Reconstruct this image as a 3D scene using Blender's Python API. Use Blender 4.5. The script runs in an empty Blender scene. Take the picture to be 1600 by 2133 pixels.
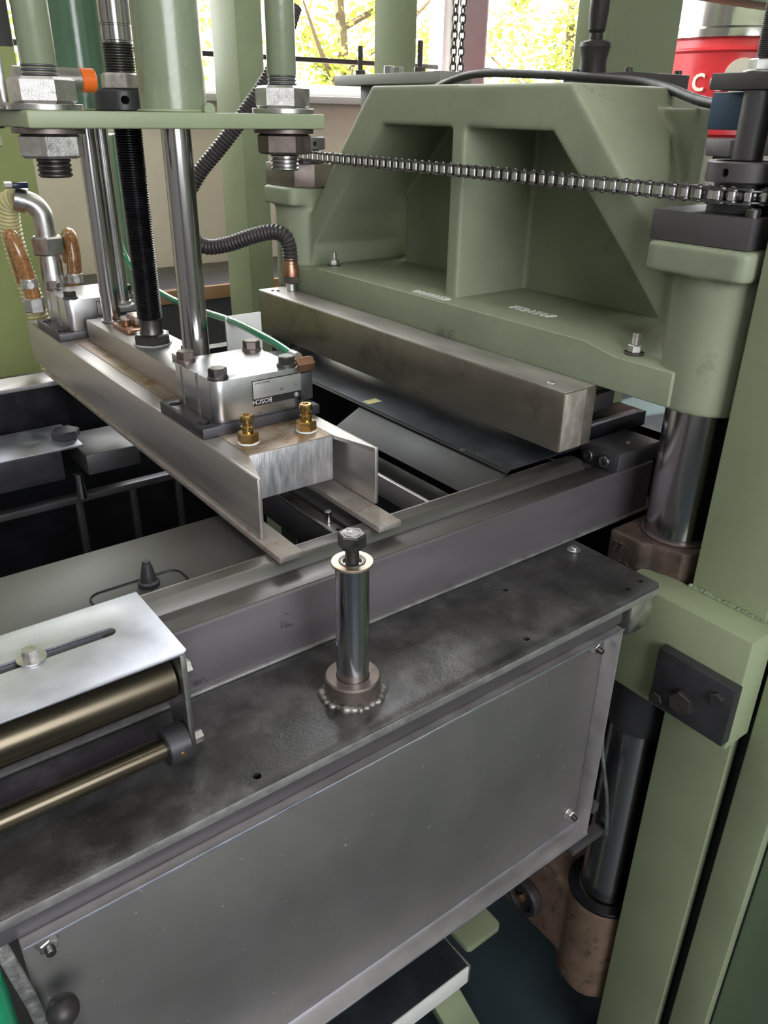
import bpy, bmesh, math, random
from mathutils import Vector, Matrix
random.seed(7)
PI = math.pi
S = bpy.context.scene
COL = S.collection

# ------------------------------------------------------------------ camera
RW = ((0.7995, -0.2586, 0.5421), (-0.6005, -0.3644, 0.7117), (0.0135, -0.8946, -0.4467))
cam_d = bpy.data.cameras.new('camera')
cam = bpy.data.objects.new('camera', cam_d); COL.objects.link(cam)
cam_d.sensor_fit = 'VERTICAL'; cam_d.sensor_height = 36.0; cam_d.sensor_width = 27.0
cam_d.lens = 36.0 * 1655.0 / 2133.0
cam_d.clip_start = 0.01; cam_d.clip_end = 200
m = Matrix.Identity(4)
for i in range(3):
    m[i][0] = RW[i][0]; m[i][1] = -RW[i][1]; m[i][2] = -RW[i][2]
m = Matrix.Translation((-0.3393, -0.4898, 0.4868)) @ m.to_quaternion().to_matrix().to_4x4()
cam.matrix_world = m
S.camera = cam

# ------------------------------------------------------------------ world, sun, lamps, exposure
S.view_settings.view_transform = 'Standard'
S.view_settings.look = 'None'
S.view_settings.gamma = 1.0
S.view_settings.use_curve_mapping = False
S.cycles.adaptive_threshold = 0.025
S.cycles.max_bounces = 7
S.cycles.diffuse_bounces = 3
S.cycles.glossy_bounces = 4
S.cycles.caustics_reflective = False
S.cycles.caustics_refractive = False
S.cycles.sample_clamp_indirect = 6.0
S.view_settings.exposure = 0.85

W = bpy.data.worlds.new('overcast_sky'); S.world = W; W.use_nodes = True
bg = W.node_tree.nodes['Background']
bg.inputs['Color'].default_value = (0.96, 0.975, 1.0, 1)
bg.inputs['Strength'].default_value = 5.5

def add_sun(direction, strength, color, angle):
    d = bpy.data.lights.new('sun', 'SUN'); d.energy = strength; d.color = color; d.angle = angle
    o = bpy.data.objects.new('sun', d); COL.objects.link(o)
    o.rotation_euler = Vector(direction).to_track_quat('-Z', 'Y').to_euler()
    o.location = (0, 0, 8)
    return o
add_sun((0.75, -0.22, -0.62), 17.0, (1.0, 0.95, 0.82), 0.01)

def area(name, loc, direction, sx, sy, power, color=(1, 1, 1), portal=False):
    d = bpy.data.lights.new(name, 'AREA'); d.shape = 'RECTANGLE'; d.size = sx; d.size_y = sy
    d.energy = power; d.color = color
    if portal:
        d.cycles.is_portal = True
    o = bpy.data.objects.new(name, d); COL.objects.link(o)
    o.location = loc
    o.rotation_euler = Vector(direction).to_track_quat('-Z', 'Z' if abs(direction[2]) < .9 else 'Y').to_euler()
    return o
YW = 3.0          # window wall
ZF, ZC = -1.05, 4.3
# windows of the hall let the sky in
area('window_portal', (1.2, YW + .06, 2.25), (0, -1, 0), 3.0, 3.3, 1, portal=True)
area('window_portal', (3.75, YW + .06, 2.25), (0, -1, 0), 1.7, 3.3, 1, portal=True)
area('window_portal', (6.2, YW + .06, 2.25), (0, -1, 0), 2.6, 3.3, 1, portal=True)
area('window_portal', (-.75, -2.96, 1.35), (0, 1, 0), 2.3, 1.9, 1, portal=True)

# ------------------------------------------------------------------ mesh helpers
ORG = {}
def fin(bm, name, ang=0.45):
    bmesh.ops.recalc_face_normals(bm, faces=bm.faces[:])
    for f in bm.faces: f.smooth = True
    for e in bm.edges:
        if len(e.link_faces) == 2:
            e.smooth = e.calc_face_angle(0) < ang
        else:
            e.smooth = False
    me = bpy.data.meshes.new(name); bm.to_mesh(me); bm.free()
    return me

def org(o):
    return ORG.get(o.name, Vector((0, 0, 0)))

def ob(name, g, mt, parent=None, loc=(0, 0, 0), rot=None, scale=None):
    me = g if isinstance(g, bpy.types.Mesh) else fin(g, name)
    if mt is not None and not me.materials:
        me.materials.append(mt)
    o = bpy.data.objects.new(name, me); COL.objects.link(o)
    loc = Vector(loc)
    if parent is not None:
        o.parent = parent
        o.location = loc - org(parent)
    else:
        o.location = loc
    ORG[o.name] = loc
    if rot is not None: o.rotation_euler = rot
    if scale is not None: o.scale = scale
    return o

def tag(o, label, cat, group=None):
    o['label'] = label; o['category'] = cat
    if group: o['group'] = group
    return o
def struct(o):
    o['kind'] = 'structure'; return o
def stuff(o):
    o['kind'] = 'stuff'; return o
def thing(name, label, cat, loc, group=None):
    o = bpy.data.objects.new(name, None); COL.objects.link(o)
    o.empty_display_size = .02; o.location = loc; ORG[o.name] = Vector(loc)
    return tag(o, label, cat, group)

def bevel(bm, w, seg=2, ang=0.5):
    if w <= 0: return bm
    es = [e for e in bm.edges if len(e.link_faces) == 2 and e.calc_face_angle(0) > ang]
    bmesh.ops.bevel(bm, geom=es, offset=w, offset_type='OFFSET', segments=seg, profile=.5, affect='EDGES', clamp_overlap=True)
    return bm
def box(x0, x1, y0, y1, z0, z1, bev=0.0008, seg=2):
    bm = bmesh.new()
    bmesh.ops.create_cube(bm, size=1.0)
    for v in bm.verts:
        v.co = Vector((x0 + (v.co.x + .5) * (x1 - x0), y0 + (v.co.y + .5) * (y1 - y0), z0 + (v.co.z + .5) * (z1 - z0)))
    return bevel(bm, bev, seg)
def prism(pts, axis, a0, a1, bev=0.0008, seg=2):
    bm = bmesh.new()
    def P(p, a):
        if axis == 'x': return (a, p[0], p[1])
        if axis == 'y': return (p[0], a, p[1])
        return (p[0], p[1], a)
    A = [bm.verts.new(P(p, a0)) for p in pts]; B = [bm.verts.new(P(p, a1)) for p in pts]
    n = len(pts)
    bm.faces.new(A); bm.faces.new(B[::-1])
    for i in range(n): bm.faces.new((A[i], A[(i + 1) % n], B[(i + 1) % n], B[i]))
    bmesh.ops.recalc_face_normals(bm, faces=bm.faces[:])
    return bevel(bm, bev, seg)
def lathe(prof, seg=32, loc=(0, 0, 0), axis='z', phase=0.0):
    bm = bmesh.new(); rings = []
    for r, z in prof:
        if r < 1e-6: rings.append([bm.verts.new((0, 0, z))])
        else: rings.append([bm.verts.new((r * math.cos(2 * PI * k / seg + phase), r * math.sin(2 * PI * k / seg + phase), z)) for k in range(seg)])
    for a, b in zip(rings, rings[1:]):
        for k in range(seg):
            k2 = (k + 1) % seg
            if len(a) == 1 and len(b) == 1: continue
            if len(a) == 1: bm.faces.new((a[0], b[k], b[k2]))
            elif len(b) == 1: bm.faces.new((a[k], a[k2], b[0]))
            else: bm.faces.new((a[k], a[k2], b[k2], b[k]))
    if len(rings[0]) > 1: bm.faces.new(rings[0][::-1])
    if len(rings[-1]) > 1: bm.faces.new(rings[-1])
    return place(bm, loc, axis)
AX = {'z': Matrix.Identity(4), 'x': Matrix.Rotation(PI / 2, 4, 'Y'), 'y': Matrix.Rotation(-PI / 2, 4, 'X'),
      '-x': Matrix.Rotation(-PI / 2, 4, 'Y'), '-y': Matrix.Rotation(PI / 2, 4, 'X'), '-z': Matrix.Rotation(PI, 4, 'X')}
def place(bm, loc=(0, 0, 0), axis='z', spin=0.0):
    bmesh.ops.transform(bm, matrix=Matrix.Translation(loc) @ AX[axis] @ Matrix.Rotation(spin, 4, 'Z'), verts=bm.verts[:])
    return bm
def cyl(r, z0, z1, seg=32, loc=(0, 0, 0), axis='z', ch=0.0006):
    ch = min(ch, r * .3, (z1 - z0) * .3)
    return lathe([(r - ch, z0), (r, z0 + ch), (r, z1 - ch), (r - ch, z1)], seg, loc, axis)
def ring(r0, r1, z0, z1, seg=40, loc=(0, 0, 0), axis='z', ch=0.0005):
    bm = lathe([(r0, z0), (r1 - ch, z0), (r1, z0 + ch), (r1, z1 - ch), (r1 - ch, z1), (r0, z1), (r0, z0)], seg)
    big = [f for f in bm.faces if len(f.verts) > 4]
    bmesh.ops.delete(bm, geom=big, context='FACES_ONLY')
    bmesh.ops.remove_doubles(bm, verts=bm.verts[:], dist=1e-6)
    return place(bm, loc, axis)
def hexa(af, z0, z1, loc=(0, 0, 0), axis='z', spin=0.0, both=False):
    R = af / math.sqrt(3); h = z1 - z0; c = min(.12 * h, .1 * R)
    p = [(R * .9, z0), (R, z0 + c)] if both else [(R, z0)]
    p += [(R, z1 - c), (R * .87, z1)]
    bm = lathe(p, 6)
    return place(bm, loc, axis, spin)
def thread(r, z0, z1, pitch, seg=28, loc=(0, 0, 0), axis='z', depth=None):
    d = depth or pitch * .5; n = max(2, int((z1 - z0) / pitch)); p = [(r - d, z0)]
    for i in range(n):
        z = z0 + (z1 - z0) * i / n; q = (z1 - z0) / n
        p += [(r, z + q * .4), (r, z + q * .6), (r - d, z + q)]
    return lathe(p, seg, loc, axis)
def spline(pts, n=8):
    P = [Vector(p) for p in pts]; out = []
    for i in range(len(P) - 1):
        p0 = P[max(i - 1, 0)]; p1 = P[i]; p2 = P[i + 1]; p3 = P[min(i + 2, len(P) - 1)]
        for k in range(n):
            t = k / n
            out.append(.5 * ((2 * p1) + (p2 - p0) * t + (2 * p0 - 5 * p1 + 4 * p2 - p3) * t * t + (3 * p1 - p0 - 3 * p2 + p3) * t ** 3))
    out.append(P[-1]); return out
def resample(pts, step):
    out = [pts[0]]; acc = 0
    for a, b in zip(pts, pts[1:]):
        L = (b - a).length
        if L < 1e-9: continue
        t = step - acc
        while t <= L:
            out.append(a.lerp(b, t / L)); t += step
        acc = (acc + L) % step
    return out
def tube(pts, r, seg=16, caps=True):
    pts = [Vector(p) for p in pts]; n = len(pts)
    rad = r if isinstance(r, (list, tuple)) else [r] * n
    bm = bmesh.new(); rings = []
    t = (pts[1] - pts[0]).normalized()
    u = t.orthogonal().normalized()
    for i in range(n):
        t2 = (pts[min(i + 1, n - 1)] - pts[max(i - 1, 0)]).normalized()
        u = (t.rotation_difference(t2) @ u); u = (u - t2 * u.dot(t2)).normalized(); t = t2
        w = t.cross(u)
        rings.append([bm.verts.new(pts[i] + (u * math.cos(2 * PI * k / seg) + w * math.sin(2 * PI * k / seg)) * rad[i]) for k in range(seg)])
    for a, b in zip(rings, rings[1:]):
        for k in range(seg): bm.faces.new((a[k], a[(k + 1) % seg], b[(k + 1) % seg], b[k]))
    if caps: bm.faces.new(rings[0][::-1]); bm.faces.new(rings[-1])
    return bm
def corrugated(pts, r, pitch, depth, seg=20):
    P = resample(spline(pts, 12), pitch / 4)
    rad = [r - depth * (0, .35, 1, .35)[i % 4] for i in range(len(P))]
    return tube(P, rad, seg)
def hull(pts):
    bm = bmesh.new()
    for p in pts: bm.verts.new(p)
    bmesh.ops.convex_hull(bm, input=bm.verts[:])
    return bm
def join(*bms):
    out = bms[0]
    for b in bms[1:]:
        me = bpy.data.meshes.new('tmp'); b.to_mesh(me); b.free(); out.from_mesh(me); bpy.data.meshes.remove(me)
    return out
def tempobj(bm):
    me = bpy.data.meshes.new('tmp'); bmesh.ops.recalc_face_normals(bm, faces=bm.faces[:]); bm.to_mesh(me); bm.free()
    o = bpy.data.objects.new('tmp', me); COL.objects.link(o); return o
def bake(o):
    dg = bpy.context.evaluated_depsgraph_get()
    me = bpy.data.meshes.new_from_object(o.evaluated_get(dg)); bpy.data.objects.remove(o); return me
def cut(bm, cutters, ang=.6):
    a = tempobj(bm); bs = [tempobj(c) for c in cutters]
    for b in bs:
        md = a.modifiers.new('b', 'BOOLEAN'); md.operation = 'DIFFERENCE'; md.object = b; md.solver = 'EXACT'
    me = bake(a)
    for b in bs: bpy.data.objects.remove(b)
    out = bmesh.new(); out.from_mesh(me); bpy.data.meshes.remove(me)
    return out
def cast(bm, voxel=.004, it=6):
    a = tempobj(bm)
    r = a.modifiers.new('r', 'REMESH'); r.mode = 'VOXEL'; r.voxel_size = voxel; r.use_smooth_shade = True
    s = a.modifiers.new('s', 'SMOOTH'); s.factor = .5; s.iterations = it
    me = bake(a); me.materials.clear()
    return me
def text(s, size, ext, M):
    cu = bpy.data.curves.new('t', 'FONT'); cu.body = s; cu.size = size; cu.extrude = ext; cu.resolution_u = 3
    o = bpy.data.objects.new('t', cu); COL.objects.link(o)
    dg = bpy.context.evaluated_depsgraph_get(); me = bpy.data.meshes.new_from_object(o.evaluated_get(dg))
    bpy.data.objects.remove(o); me.transform(M); me.materials.clear()
    bm = bmesh.new(); bm.from_mesh(me); bpy.data.meshes.remove(me)
    return bm
def axes(xa, ya, za, loc):
    M = Matrix.Identity(4)
    for i in range(3): M[i][0] = xa[i]; M[i][1] = ya[i]; M[i][2] = za[i]; M[i][3] = loc[i]
    return M

# ------------------------------------------------------------------ materials
def mat(name, col, metal=0.0, rough=0.5, var=.12, scale=25, stretch=(1, 1, 1), rvar=.1, bump=0.0, bscale=400,
        grime=None, gscale=14, gthr=(.55, .7), spots=None, sscale=160, sthr=.74, coat=0.0, spec=.5, alpha=None, trans=0.0):
    mt = bpy.data.materials.new(name); mt.use_nodes = True
    nt = mt.node_tree; N = nt.nodes; L = nt.links
    b = N['Principled BSDF']
    tc = N.new('ShaderNodeTexCoord'); mp = N.new('ShaderNodeMapping'); L.new(tc.outputs['Object'], mp.inputs['Vector'])
    mp.inputs['Scale'].default_value = stretch
    nz = N.new('ShaderNodeTexNoise'); nz.inputs['Scale'].default_value = scale; nz.inputs['Detail'].default_value = 7; nz.inputs['Roughness'].default_value = .62
    L.new(mp.outputs['Vector'], nz.inputs['Vector'])
    rp = N.new('ShaderNodeValToRGB'); L.new(nz.outputs['Fac'], rp.inputs['Fac'])
    rp.color_ramp.elements[0].position = .3; rp.color_ramp.elements[1].position = .7
    rp.color_ramp.elements[0].color = tuple(max(0, c * (1 - var)) for c in col) + (1,)
    rp.color_ramp.elements[1].color = tuple(min(1, c * (1 + var)) for c in col) + (1,)
    out = rp.outputs['Color']; gfac = None
    if grime:
        g = N.new('ShaderNodeTexNoise'); g.inputs['Scale'].default_value = gscale; g.inputs['Detail'].default_value = 8; g.inputs['Roughness'].default_value = .68
        L.new(tc.outputs['Object'], g.inputs['Vector'])
        gr = N.new('ShaderNodeValToRGB'); L.new(g.outputs['Fac'], gr.inputs['Fac'])
        gr.color_ramp.elements[0].position = gthr[0]; gr.color_ramp.elements[1].position = gthr[1]
        mx = N.new('ShaderNodeMix'); mx.data_type = 'RGBA'
        L.new(gr.outputs['Color'], mx.inputs[0]); L.new(out, mx.inputs[6]); mx.inputs[7].default_value = tuple(grime) + (1,)
        out = mx.outputs[2]; gfac = gr.outputs['Color']
    if spots:
        g2 = N.new('ShaderNodeTexNoise'); g2.inputs['Scale'].default_value = sscale; g2.inputs['Detail'].default_value = 2
        L.new(tc.outputs['Object'], g2.inputs['Vector'])
        gr2 = N.new('ShaderNodeValToRGB'); L.new(g2.outputs['Fac'], gr2.inputs['Fac'])
        gr2.color_ramp.elements[0].position = sthr; gr2.color_ramp.elements[1].position = sthr + .03
        mx = N.new('ShaderNodeMix'); mx.data_type = 'RGBA'
        L.new(gr2.outputs['Color'], mx.inputs[0]); L.new(out, mx.inputs[6]); mx.inputs[7].default_value = tuple(spots) + (1,)
        out = mx.outputs[2]
    L.new(out, b.inputs['Base Color'])
    b.inputs['Metallic'].default_value = metal
    b.inputs['Specular IOR Level'].default_value = spec
    mr = N.new('ShaderNodeMapRange'); L.new(nz.outputs['Fac'], mr.inputs['Value'])
    mr.inputs['From Min'].default_value = .3; mr.inputs['From Max'].default_value = .7
    mr.inputs['To Min'].default_value = max(.02, rough - rvar); mr.inputs['To Max'].default_value = min(1, rough + rvar)
    L.new(mr.outputs['Result'], b.inputs['Roughness'])
    if coat: b.inputs['Coat Weight'].default_value = coat; b.inputs['Coat Roughness'].default_value = .15
    if trans: b.inputs['Transmission Weight'].default_value = trans
    if bump > 0:
        bn = N.new('ShaderNodeTexNoise'); bn.inputs['Scale'].default_value = bscale; bn.inputs['Detail'].default_value = 4
        L.new(mp.outputs['Vector'], bn.inputs['Vector'])
        bp = N.new('ShaderNodeBump'); bp.inputs['Strength'].default_value = bump; bp.inputs['Distance'].default_value = .001
        L.new(bn.outputs['Fac'], bp.inputs['Height']); L.new(bp.outputs['Normal'], b.inputs['Normal'])
    return mt

GREEN = (0.295, 0.345, 0.215)
M = {}
M['green'] = mat('sage_green_machine_paint', GREEN, 0, .42, .08, 9, rvar=.08, bump=.04, bscale=260, grime=(.12, .14, .09), gscale=6, gthr=(.66, .85), spots=(.03, .03, .025), sscale=190, sthr=.80)
M['castgreen'] = mat('sage_green_cast_paint', (0.27, .305, .21), 0, .5, .12, 7, rvar=.1, bump=.12, bscale=150, grime=(.075, .07, .055), gscale=9, gthr=(.62, .8), spots=(.03, .028, .025), sscale=150, sthr=.79)
M['deepgreen'] = mat('deep_green_paint', (.10, .20, .125), 0, .4, .1, 9, bump=.03)
M['daylitgreen'] = mat('green_paint_in_daylight', (.42, .48, .20), 0, .5, .1, 5)  # the post's green made yellower and paler to carry the daylight on it
M['weldgreen'] = mat('worn_green_with_bare_streaks', (.17, .22, .13), 0, .35, .15, 12, bump=.1, grime=(.42, .43, .42), gscale=26, gthr=(.56, .62))
M['chrome'] = mat('hard_chrome', (.62, .62, .64), 1, .11, .08, 14, stretch=(1, 1, .12), rvar=.05)
M['chromedark'] = mat('oily_chrome', (.46, .45, .45), 1, .17, .15, 14, stretch=(1, 1, .15), rvar=.07)
M['chromecol'] = mat('rubbed_chrome_column', (.56, .54, .55), 1, .21, .12, 10, stretch=(1, 1, .06), rvar=.08)
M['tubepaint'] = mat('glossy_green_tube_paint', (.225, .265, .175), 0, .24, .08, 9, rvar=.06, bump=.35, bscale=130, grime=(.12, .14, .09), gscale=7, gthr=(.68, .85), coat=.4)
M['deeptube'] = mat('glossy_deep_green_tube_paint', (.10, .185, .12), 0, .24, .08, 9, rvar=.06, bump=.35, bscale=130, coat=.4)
M['steel'] = mat('machined_steel', (.50, .49, .48), 1, .34, .12, 40, rvar=.1, bump=.05, bscale=600)
M['zinc'] = mat('zinc_plated_steel', (.62, .61, .60), 1, .38, .15, 60, rvar=.12, bump=.08, bscale=500)
M['worn'] = mat('worn_bright_steel', (.60, .585, .57), 1, .42, .25, 120, rvar=.12, bump=.25, bscale=700, grime=(.20, .15, .12), gscale=60, gthr=(.58, .75))
M['brushed'] = mat('ground_aluminium', (.52, .495, .475), .9, .44, .08, 60, stretch=(6, .12, 6), rvar=.06, bump=.06, bscale=300)
M['alu'] = mat('cast_aluminium', (.56, .56, .57), 1, .33, .06, 50, rvar=.05, bump=.04, bscale=900, spots=(.06, .055, .05), sscale=210, sthr=.76)
M['alusheet'] = mat('dull_aluminium_sheet', (.33, .32, .315), .85, .48, .08, 6, rvar=.05, bump=.03, bscale=220, grime=(.265, .25, .245), gscale=4, gthr=(.45, .75), spots=(.75, .75, .75), sscale=150, sthr=.735)
M['lip'] = mat('bare_aluminium_edge', (.62, .585, .60), .9, .46, .12, 30, rvar=.08, bump=.05)
M['slotplate'] = mat('satin_stainless_sheet', (.68, .70, .80), .95, .42, .1, 35, rvar=.08, bump=.06, bscale=500)
M['endgrain'] = mat('sawn_steel_face', (.50, .50, .52), .75, .45, .3, 45, stretch=(3, 1, .6), rvar=.15, bump=.35, bscale=160)
M['rustytop'] = mat('rust_stained_steel', (.52, .43, .36), .9, .42, .15, 30, rvar=.12, bump=.1, grime=(.33, .18, .08), gscale=26, gthr=(.5, .7))
M['jaw'] = mat('sandblasted_flat_steel', (.44, .40, .375), .8, .55, .15, 90, bump=.3, bscale=600, grime=(.36, .26, .21), gscale=45, gthr=(.52, .66))
M['rail'] = mat('blue_grey_rolled_steel', (.20, .18, .198), .6, .46, .18, 10, stretch=(.3, 1, 1), rvar=.1, bump=.05, grime=(.035, .033, .036), gscale=22, gthr=(.64, .72))
M['railtop'] = mat('polished_rail_top', (.22, .21, .205), .85, .36, .15, 14, stretch=(.25, 1, 1), rvar=.1, bump=.04)
M['plate'] = mat('mottled_dark_steel_plate', (.10, .098, .10), .75, .40, .3, 22, rvar=.14, bump=.35, bscale=320, grime=(.30, .295, .305), gscale=13, gthr=(.48, .82))
M['plateedge'] = mat('flame_cut_plate_edge', (.36, .355, .35), .7, .5, .2, 80, bump=.4, bscale=300)
M['dark'] = mat('dark_burnished_steel', (.075, .074, .082), .6, .42, .2, 30, rvar=.1, bump=.06)
M['greyblk'] = mat('grey_blued_steel', (.125, .118, .125), .55, .45, .12, 20, rvar=.08, bump=.06)
M['black'] = mat('black_oily_metal_and_shade', (.012, .012, .015), .3, .4, .3, 20, rvar=.1)  # also colours the sheets that stand in for darkness in pit and gaps
M['thread'] = mat('black_oiled_spindle', (.035, .035, .04), .85, .24, .25, 60, rvar=.1)
M['steelweld'] = mat('dull_weld_metal', (.26, .25, .235), .8, .45, .3, 120, rvar=.15, bump=.3, bscale=300)
M['bolt'] = mat('blackened_bolt_steel', (.13, .125, .12), .9, .38, .25, 90, rvar=.1, bump=.12, bscale=500)
M['brownbolt'] = mat('brown_oxide_bolt', (.20, .165, .15), .8, .45, .2, 80, rvar=.1)
M['brass'] = mat('brass', (.50, .335, .13), 1, .24, .15, 60, rvar=.08)
M['copper'] = mat('copper_brown_metal', (.42, .23, .15), .9, .36, .25, 60, rvar=.1, bump=.1)
M['white'] = mat('white_plastic', (.74, .74, .72), 0, .5, .05, 20)
M['bar'] = mat('brown_grey_heated_steel', (.30, .27, .225), .8, .40, .22, 7, stretch=(1, .5, 1.3), rvar=.1, bump=.06, bscale=240, grime=(.11, .095, .075), gscale=7, gthr=(.5, .72))
M['bartop'] = mat('bright_ground_bar_top', (.56, .54, .51), .85, .46, .15, 30, stretch=(1, .3, 1), rvar=.08, bump=.05)
M['barend'] = mat('scratched_bar_end', (.55, .50, .44), .7, .45, .2, 80, stretch=(1, 1, .5), rvar=.1, bump=.3, bscale=300)
M['rust'] = mat('rusty_casting', (.095, .066, .052), .25, .6, .3, 40, bump=.5, bscale=140, grime=(.035, .03, .027), gscale=18, gthr=(.5, .68))
M['rustlight'] = mat('bare_sand_casting', (.19, .125, .09), .2, .6, .25, 22, bump=.5, bscale=140, grime=(.06, .045, .035), gscale=40, gthr=(.55, .66))
M['shaft'] = mat('bronze_tinted_oily_shaft', (.115, .098, .07), .9, .30, .2, 12, stretch=(.3, 1, 1), rvar=.08)
M['sheet'] = mat('blued_sheet_steel', (.105, .118, .14), .85, .36, .25, 6, rvar=.1, bump=.05, grime=(.028, .03, .036), gscale=5, gthr=(.45, .7))
M['sheetfl'] = mat('grey_sheet_flange', (.045, .045, .046), .6, .5, .18, 9, rvar=.08, bump=.08, grime=(.07, .065, .06), gscale=20, gthr=(.58, .7))
M['pitplate'] = mat('dull_grey_pit_plate', (.17, .17, .165), .7, .46, .2, 6, rvar=.08, bump=.06)
M['rubber'] = mat('black_rubber', (.028, .024, .026), 0, .48, .15, 30)
M['hosebl'] = mat('black_ribbed_hose', (.05, .042, .046), 0, .42, .2, 40)
M['tubegreen'] = mat('green_plastic_hose', (.02, .30, .15), 0, .22, .1, 20, coat=.6)
M['yellow'] = mat('cream_corrugated_hose', (.72, .66, .34), 0, .4, .1, 20)
M['amber'] = mat('amber_braided_hose', (.42, .20, .07), 0, .22, .25, 50, coat=.6, grime=(.27, .12, .04), gscale=190, gthr=(.5, .56))
M['orange'] = mat('orange_plastic', (.78, .15, .02), 0, .38, .05, 20)
M['blue'] = mat('blue_paint', (.075, .135, .23), 0, .4, .1, 9)
M['bluecap'] = mat('dark_blue_plastic', (.02, .03, .09), 0, .3, .1, 20)
M['red'] = mat('red_drum_paint', (.68, .035, .045), 0, .3, .06, 6)
M['cream'] = mat('cream_lettering', (.85, .78, .64), 0, .5, .02, 10)
M['labelblack'] = mat('black_print', (.012, .012, .013), 0, .45, .1, 30)
M['labelgrey'] = mat('grey_label_foil', (.42, .42, .41), .6, .38, .05, 30)
M['labelwhite'] = mat('white_print', (.72, .72, .71), 0, .5, .03, 30)
M['sunlitgrey'] = mat('grey_steel_in_sun_haze', (.30, .30, .29), .2, .5, .1, 12)  # steel lightened so its colour holds the sun and haze on the bar
M['letter'] = mat('worn_white_cast_letters', (.62, .63, .58), 0, .5, .1, 60)
M['wall'] = mat('beige_wall_plaster', (.84, .755, .665), 0, .8, .05, 3, bump=.05, bscale=60)
M['wallgrey'] = mat('pale_grey_wall', (.55, .54, .52), 0, .8, .05, 3)
M['darkwall'] = mat('dim_hall_wall', (.34, .33, .32), 0, .8, .1, 2)
M['ceil'] = mat('grey_ceiling', (.30, .30, .29), 0, .85, .05, 2)
M['floor'] = mat('blue_green_painted_floor', (.028, .045, .052), 0, .5, .15, 4, grime=(.03, .04, .045), gscale=3, gthr=(.45, .65))
M['winframe'] = mat('white_window_frame', (.72, .72, .74), 0, .45, .03, 8)
M['lavender'] = mat('grey_window_post', (.42, .42, .46), 0, .5, .05, 6)
M['wood'] = mat('brown_bench_edge', (.36, .2, .11), 0, .5, .15, 10)
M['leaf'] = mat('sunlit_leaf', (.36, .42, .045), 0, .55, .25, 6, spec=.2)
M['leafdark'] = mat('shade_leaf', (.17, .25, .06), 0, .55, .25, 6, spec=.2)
M['bark'] = mat('tree_bark', (.12, .085, .06), 0, .85, .2, 30)
M['ground'] = mat('pale_gravel_yard', (.42, .38, .31), 0, .9, .15, 2)
M['hill'] = mat('far_hedge_green', (.34, .36, .16), 0, .8, .3, 1.2)
M['chainm'] = mat('oily_chain_steel', (.17, .16, .165), .95, .26, .3, 160, rvar=.1)
M['roller'] = mat('polished_chain_roller', (.62, .62, .62), 1, .18, .1, 160, rvar=.06)
M['panelgreen'] = mat('dull_green_guard_paint', (.20, .27, .18), 0, .45, .06, 6, rvar=.06, spots=(.03, .03, .025), sscale=150, sthr=.8)
gm = bpy.data.materials.new('window_glass'); gm.use_nodes = True
_n = gm.node_tree.nodes; _l = gm.node_tree.links; _n.remove(_n['Principled BSDF'])
_t = _n.new('ShaderNodeBsdfTransparent'); _g = _n.new('ShaderNodeBsdfGlossy'); _g.inputs['Roughness'].default_value = .02
_mx = _n.new('ShaderNodeMixShader'); _mx.inputs[0].default_value = .06
_l.new(_t.outputs[0], _mx.inputs[1]); _l.new(_g.outputs[0], _mx.inputs[2]); _l.new(_mx.outputs[0], _n['Material Output'].inputs[0])
M['glass'] = gm
lm = bpy.data.materials.new('fill_tube_glow'); lm.use_nodes = True  # glow of the added fill lamps
_p = lm.node_tree.nodes['Principled BSDF']; _p.inputs['Emission Color'].default_value = (1, .97, .92, 1); _p.inputs['Emission Strength'].default_value = 4
M['lamp'] = lm

# ================================================================== SETTING
struct(ob('floor', box(-3.2, 9, -3.2, 3.2, ZF - .1, ZF, 0), M['floor']))
struct(ob('ceiling', box(-3.2, 9, -3.2, 3.2, ZC, ZC + .1, 0), M['ceil']))
wb = struct(ob('wall_back', join(box(-3.2, 9, YW, YW + .2, ZF, .55, 0), box(-3.2, 9, YW, YW + .2, 3.95, ZC, 0),
          box(-3.2, -.3, YW, YW + .2, .55, 3.95, 0), box(2.72, 2.9, YW, YW + .2, .55, 3.95, 0), box(4.6, 4.9, YW, YW + .2, .55, 3.95, 0), box(7.5, 9, YW, YW + .2, .55, 3.95, 0)), M['wall']))
struct(ob('wall_left', box(-3.2, -3, -3.2, 3, ZF, ZC, 0), M['darkwall']))
struct(ob('wall_right', box(9, 9.2, -3.2, 3.2, ZF, ZC, 0), M['darkwall']))
struct(ob('wall_front', join(box(-3, 9, -3.2, -3, ZF, .4, 0), box(-3, 9, -3.2, -3, 2.3, ZC, 0), box(-3, -1.9, -3.2, -3, .4, 2.3, 0), box(.4, 9, -3.2, -3, .4, 2.3, 0)), M['darkwall']))
def window(n, x0, x1):
    f = .06
    w = struct(ob('window_%d' % n, join(box(x0, x0 + f, YW + .02, YW + .12, .55, 3.95, .004), box(x1 - f, x1, YW + .02, YW + .12, .55, 3.95, .004),
        box(x0, x1, YW + .02, YW + .12, .55, .61, .004), box(x0, x1, YW + .02, YW + .12, 3.89, 3.95, .004)), M['winframe']))
    ob('window_sill', box(x0 - .05, x1 + .05, YW - .09, YW + .02, .53, .56, .004), M['winframe'], w)
    ob('glazing_bar', box(x0 + f, x1 - f, YW + .05, YW + .09, .70, .72, .002), M['labelblack'], w)
    ob('pane', box(x0 + f, x1 - f, YW + .065, YW + .07, .72, 3.89, 0), M['glass'], w)
    ob('pane', box(x0 + f, x1 - f, YW + .065, YW + .07, .61, .70, 0), M['glass'], w)
    return w
window(1, -.3, 2.72); window(2, 2.9, 4.6); window(3, 4.9, 7.5)
struct(ob('trim_1', box(2.735, 2.885, YW - .05, YW, .50, 4.0, .004), M['lavender']))
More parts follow.
